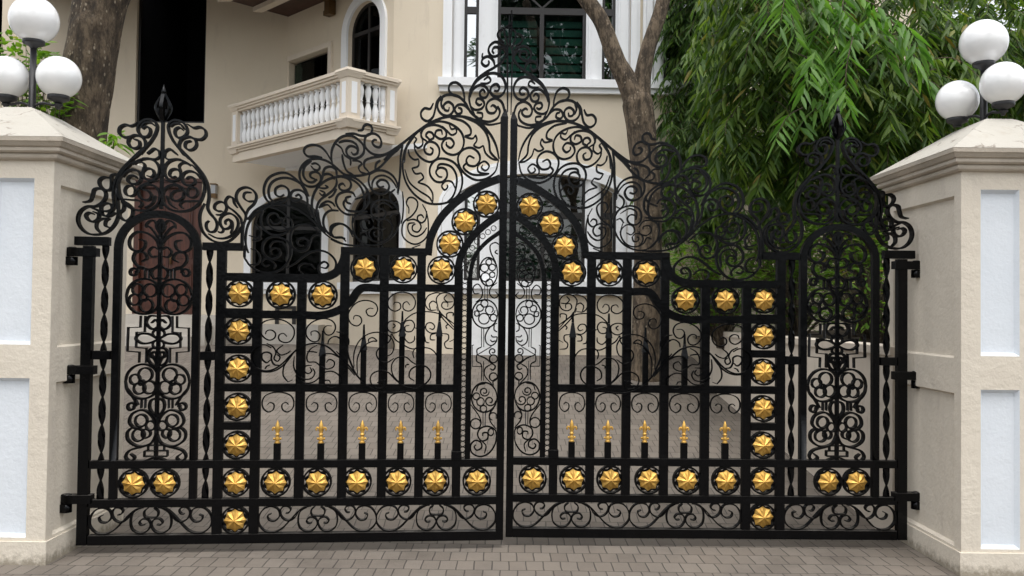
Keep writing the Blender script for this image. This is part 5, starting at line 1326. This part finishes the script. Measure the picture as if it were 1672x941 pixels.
trunk_tree('thick_tree', 'thick speckled brown tree trunk rising behind the left pillar', 8.6,
    [(122, 420, 92), (124, 300, 88), (128, 230, 82), (136, 170, 78), (146, 110, 78), (152, 70, 78), (155, 45, 78)],
    [[(150, 95, 66), (160, 45, 72), (175, 5, 64), (194, -25, 52), (215, -60, 46), (250, -120, 40, -.3), (280, -220, 30, -.5)], [(150, 95, 66), (153, 40, 74), (152, -10, 60), (140, -70, 50), (120, -160, 40)]],
    'bark', [(-3.4, 2.2, 7.6, 1.2), (-5.0, 2.6, 7.9, 1.3), (-4.2, 3.3, 8.6, 1.3)], tz=zdrive(2.6)+.05)
# trees across the road, seen in the window panes
def street_tree(x, y, h, r, label, n=5, box_=None):
    t = thing('street_tree', (x, y, -.03), label, 'tree', 'street trees across the road')
    bm = BM(); q = smoothpath([(0, 0, -.1), (.1, .05, h*.35), (-.1, .1, h*.7), (0, 0, h)], 5); tube(bm, q, [.2*(1-.6*i/len(q)) for i in range(len(q))], 10, .1, x)
    cs = []
    for k in range(n):
        a = k*2.4+x
        if box_: c = Vector((rng.uniform(*box_[0])-x, rng.uniform(-1.5, 1.5), rng.uniform(*box_[1])))
        else: c = Vector((r*.75*math.cos(a), r*.75*math.sin(a), h*(.78+.28*math.sin(k*1.7+x))))
        cs.append((x+c.x, y+c.y, c.z, r*.6))
        q = smoothpath([(0, 0, h*.5), (c.x*.5, c.y*.5, h*.5+(c.z-h*.5)*.6), tuple(c)], 4); tube(bm, q, [.09*(1-.8*i/len(q)) for i in range(len(q))], 6)
    obj('trunk', bm, M['bark_dark'], t); crown(t, (x, y, -.03), cs, 700, .42, .16, 'leaf_street')
street_tree(3.4, -15, 12, 2.6, 'leafy street tree across the road, mirrored in the bay window', 17, ((.5, 5.5), (8.5, 15))); street_tree(-14, -14, 8, 3, 'leafy street tree across the road, far to the left', 6)


bush('hedge', (0, -17, -.03), [(x, -17+.4*math.sin(x), 3.5, 3.2, 1.0, 3.9, 1.3) for x in range(-28, 29, 4)], 'unseen long hedge added across the road to keep sky out of the gate reflections', 'hedge', .5, .24, 420, 'leaf_street')  # added out of view so the black iron mirrors dark leaves, not sky
# ------------------------------------------------------------------ LIGHT
SD = Vector((.06, -.30, 1.0)).normalized()
el = math.asin(SD.z); az = math.atan2(SD.x, SD.y)
w = bpy.data.worlds.new('World'); scene.world = w; w.use_nodes = True
nt = w.node_tree; nt.nodes.clear()
sky = nt.nodes.new('ShaderNodeTexSky'); sky.sky_type = 'NISHITA'; sky.sun_disc = False
sky.sun_elevation = el; sky.sun_rotation = az; sky.dust_density = 4; sky.air_density = 1.2; sky.ozone_density = 1
hs = nt.nodes.new('ShaderNodeHueSaturation'); hs.inputs['Saturation'].default_value = .22
bg = nt.nodes.new('ShaderNodeBackground'); bg.inputs[1].default_value = .15
wo = nt.nodes.new('ShaderNodeOutputWorld')
nt.links.new(sky.outputs[0], hs.inputs['Color']); nt.links.new(hs.outputs[0], bg.inputs[0]); nt.links.new(bg.outputs[0], wo.inputs[0])
ld = bpy.data.lights.new('sun', 'SUN'); ld.energy = .5; ld.angle = R(95); ld.color = (1, .95, .88)
lo = bpy.data.objects.new('sun', ld); COL.objects.link(lo); lo.rotation_euler = SD.to_track_quat('Z', 'Y').to_euler(); lo.location = (3, -6, 12)
vs = scene.view_settings; vs.view_transform = 'Standard'; vs.look = 'None'; vs.exposure = 1.08; vs.gamma = 1
scene.cycles.max_bounces = 6; scene.cycles.transparent_max_bounces = 8
scene.cycles.use_denoising = True
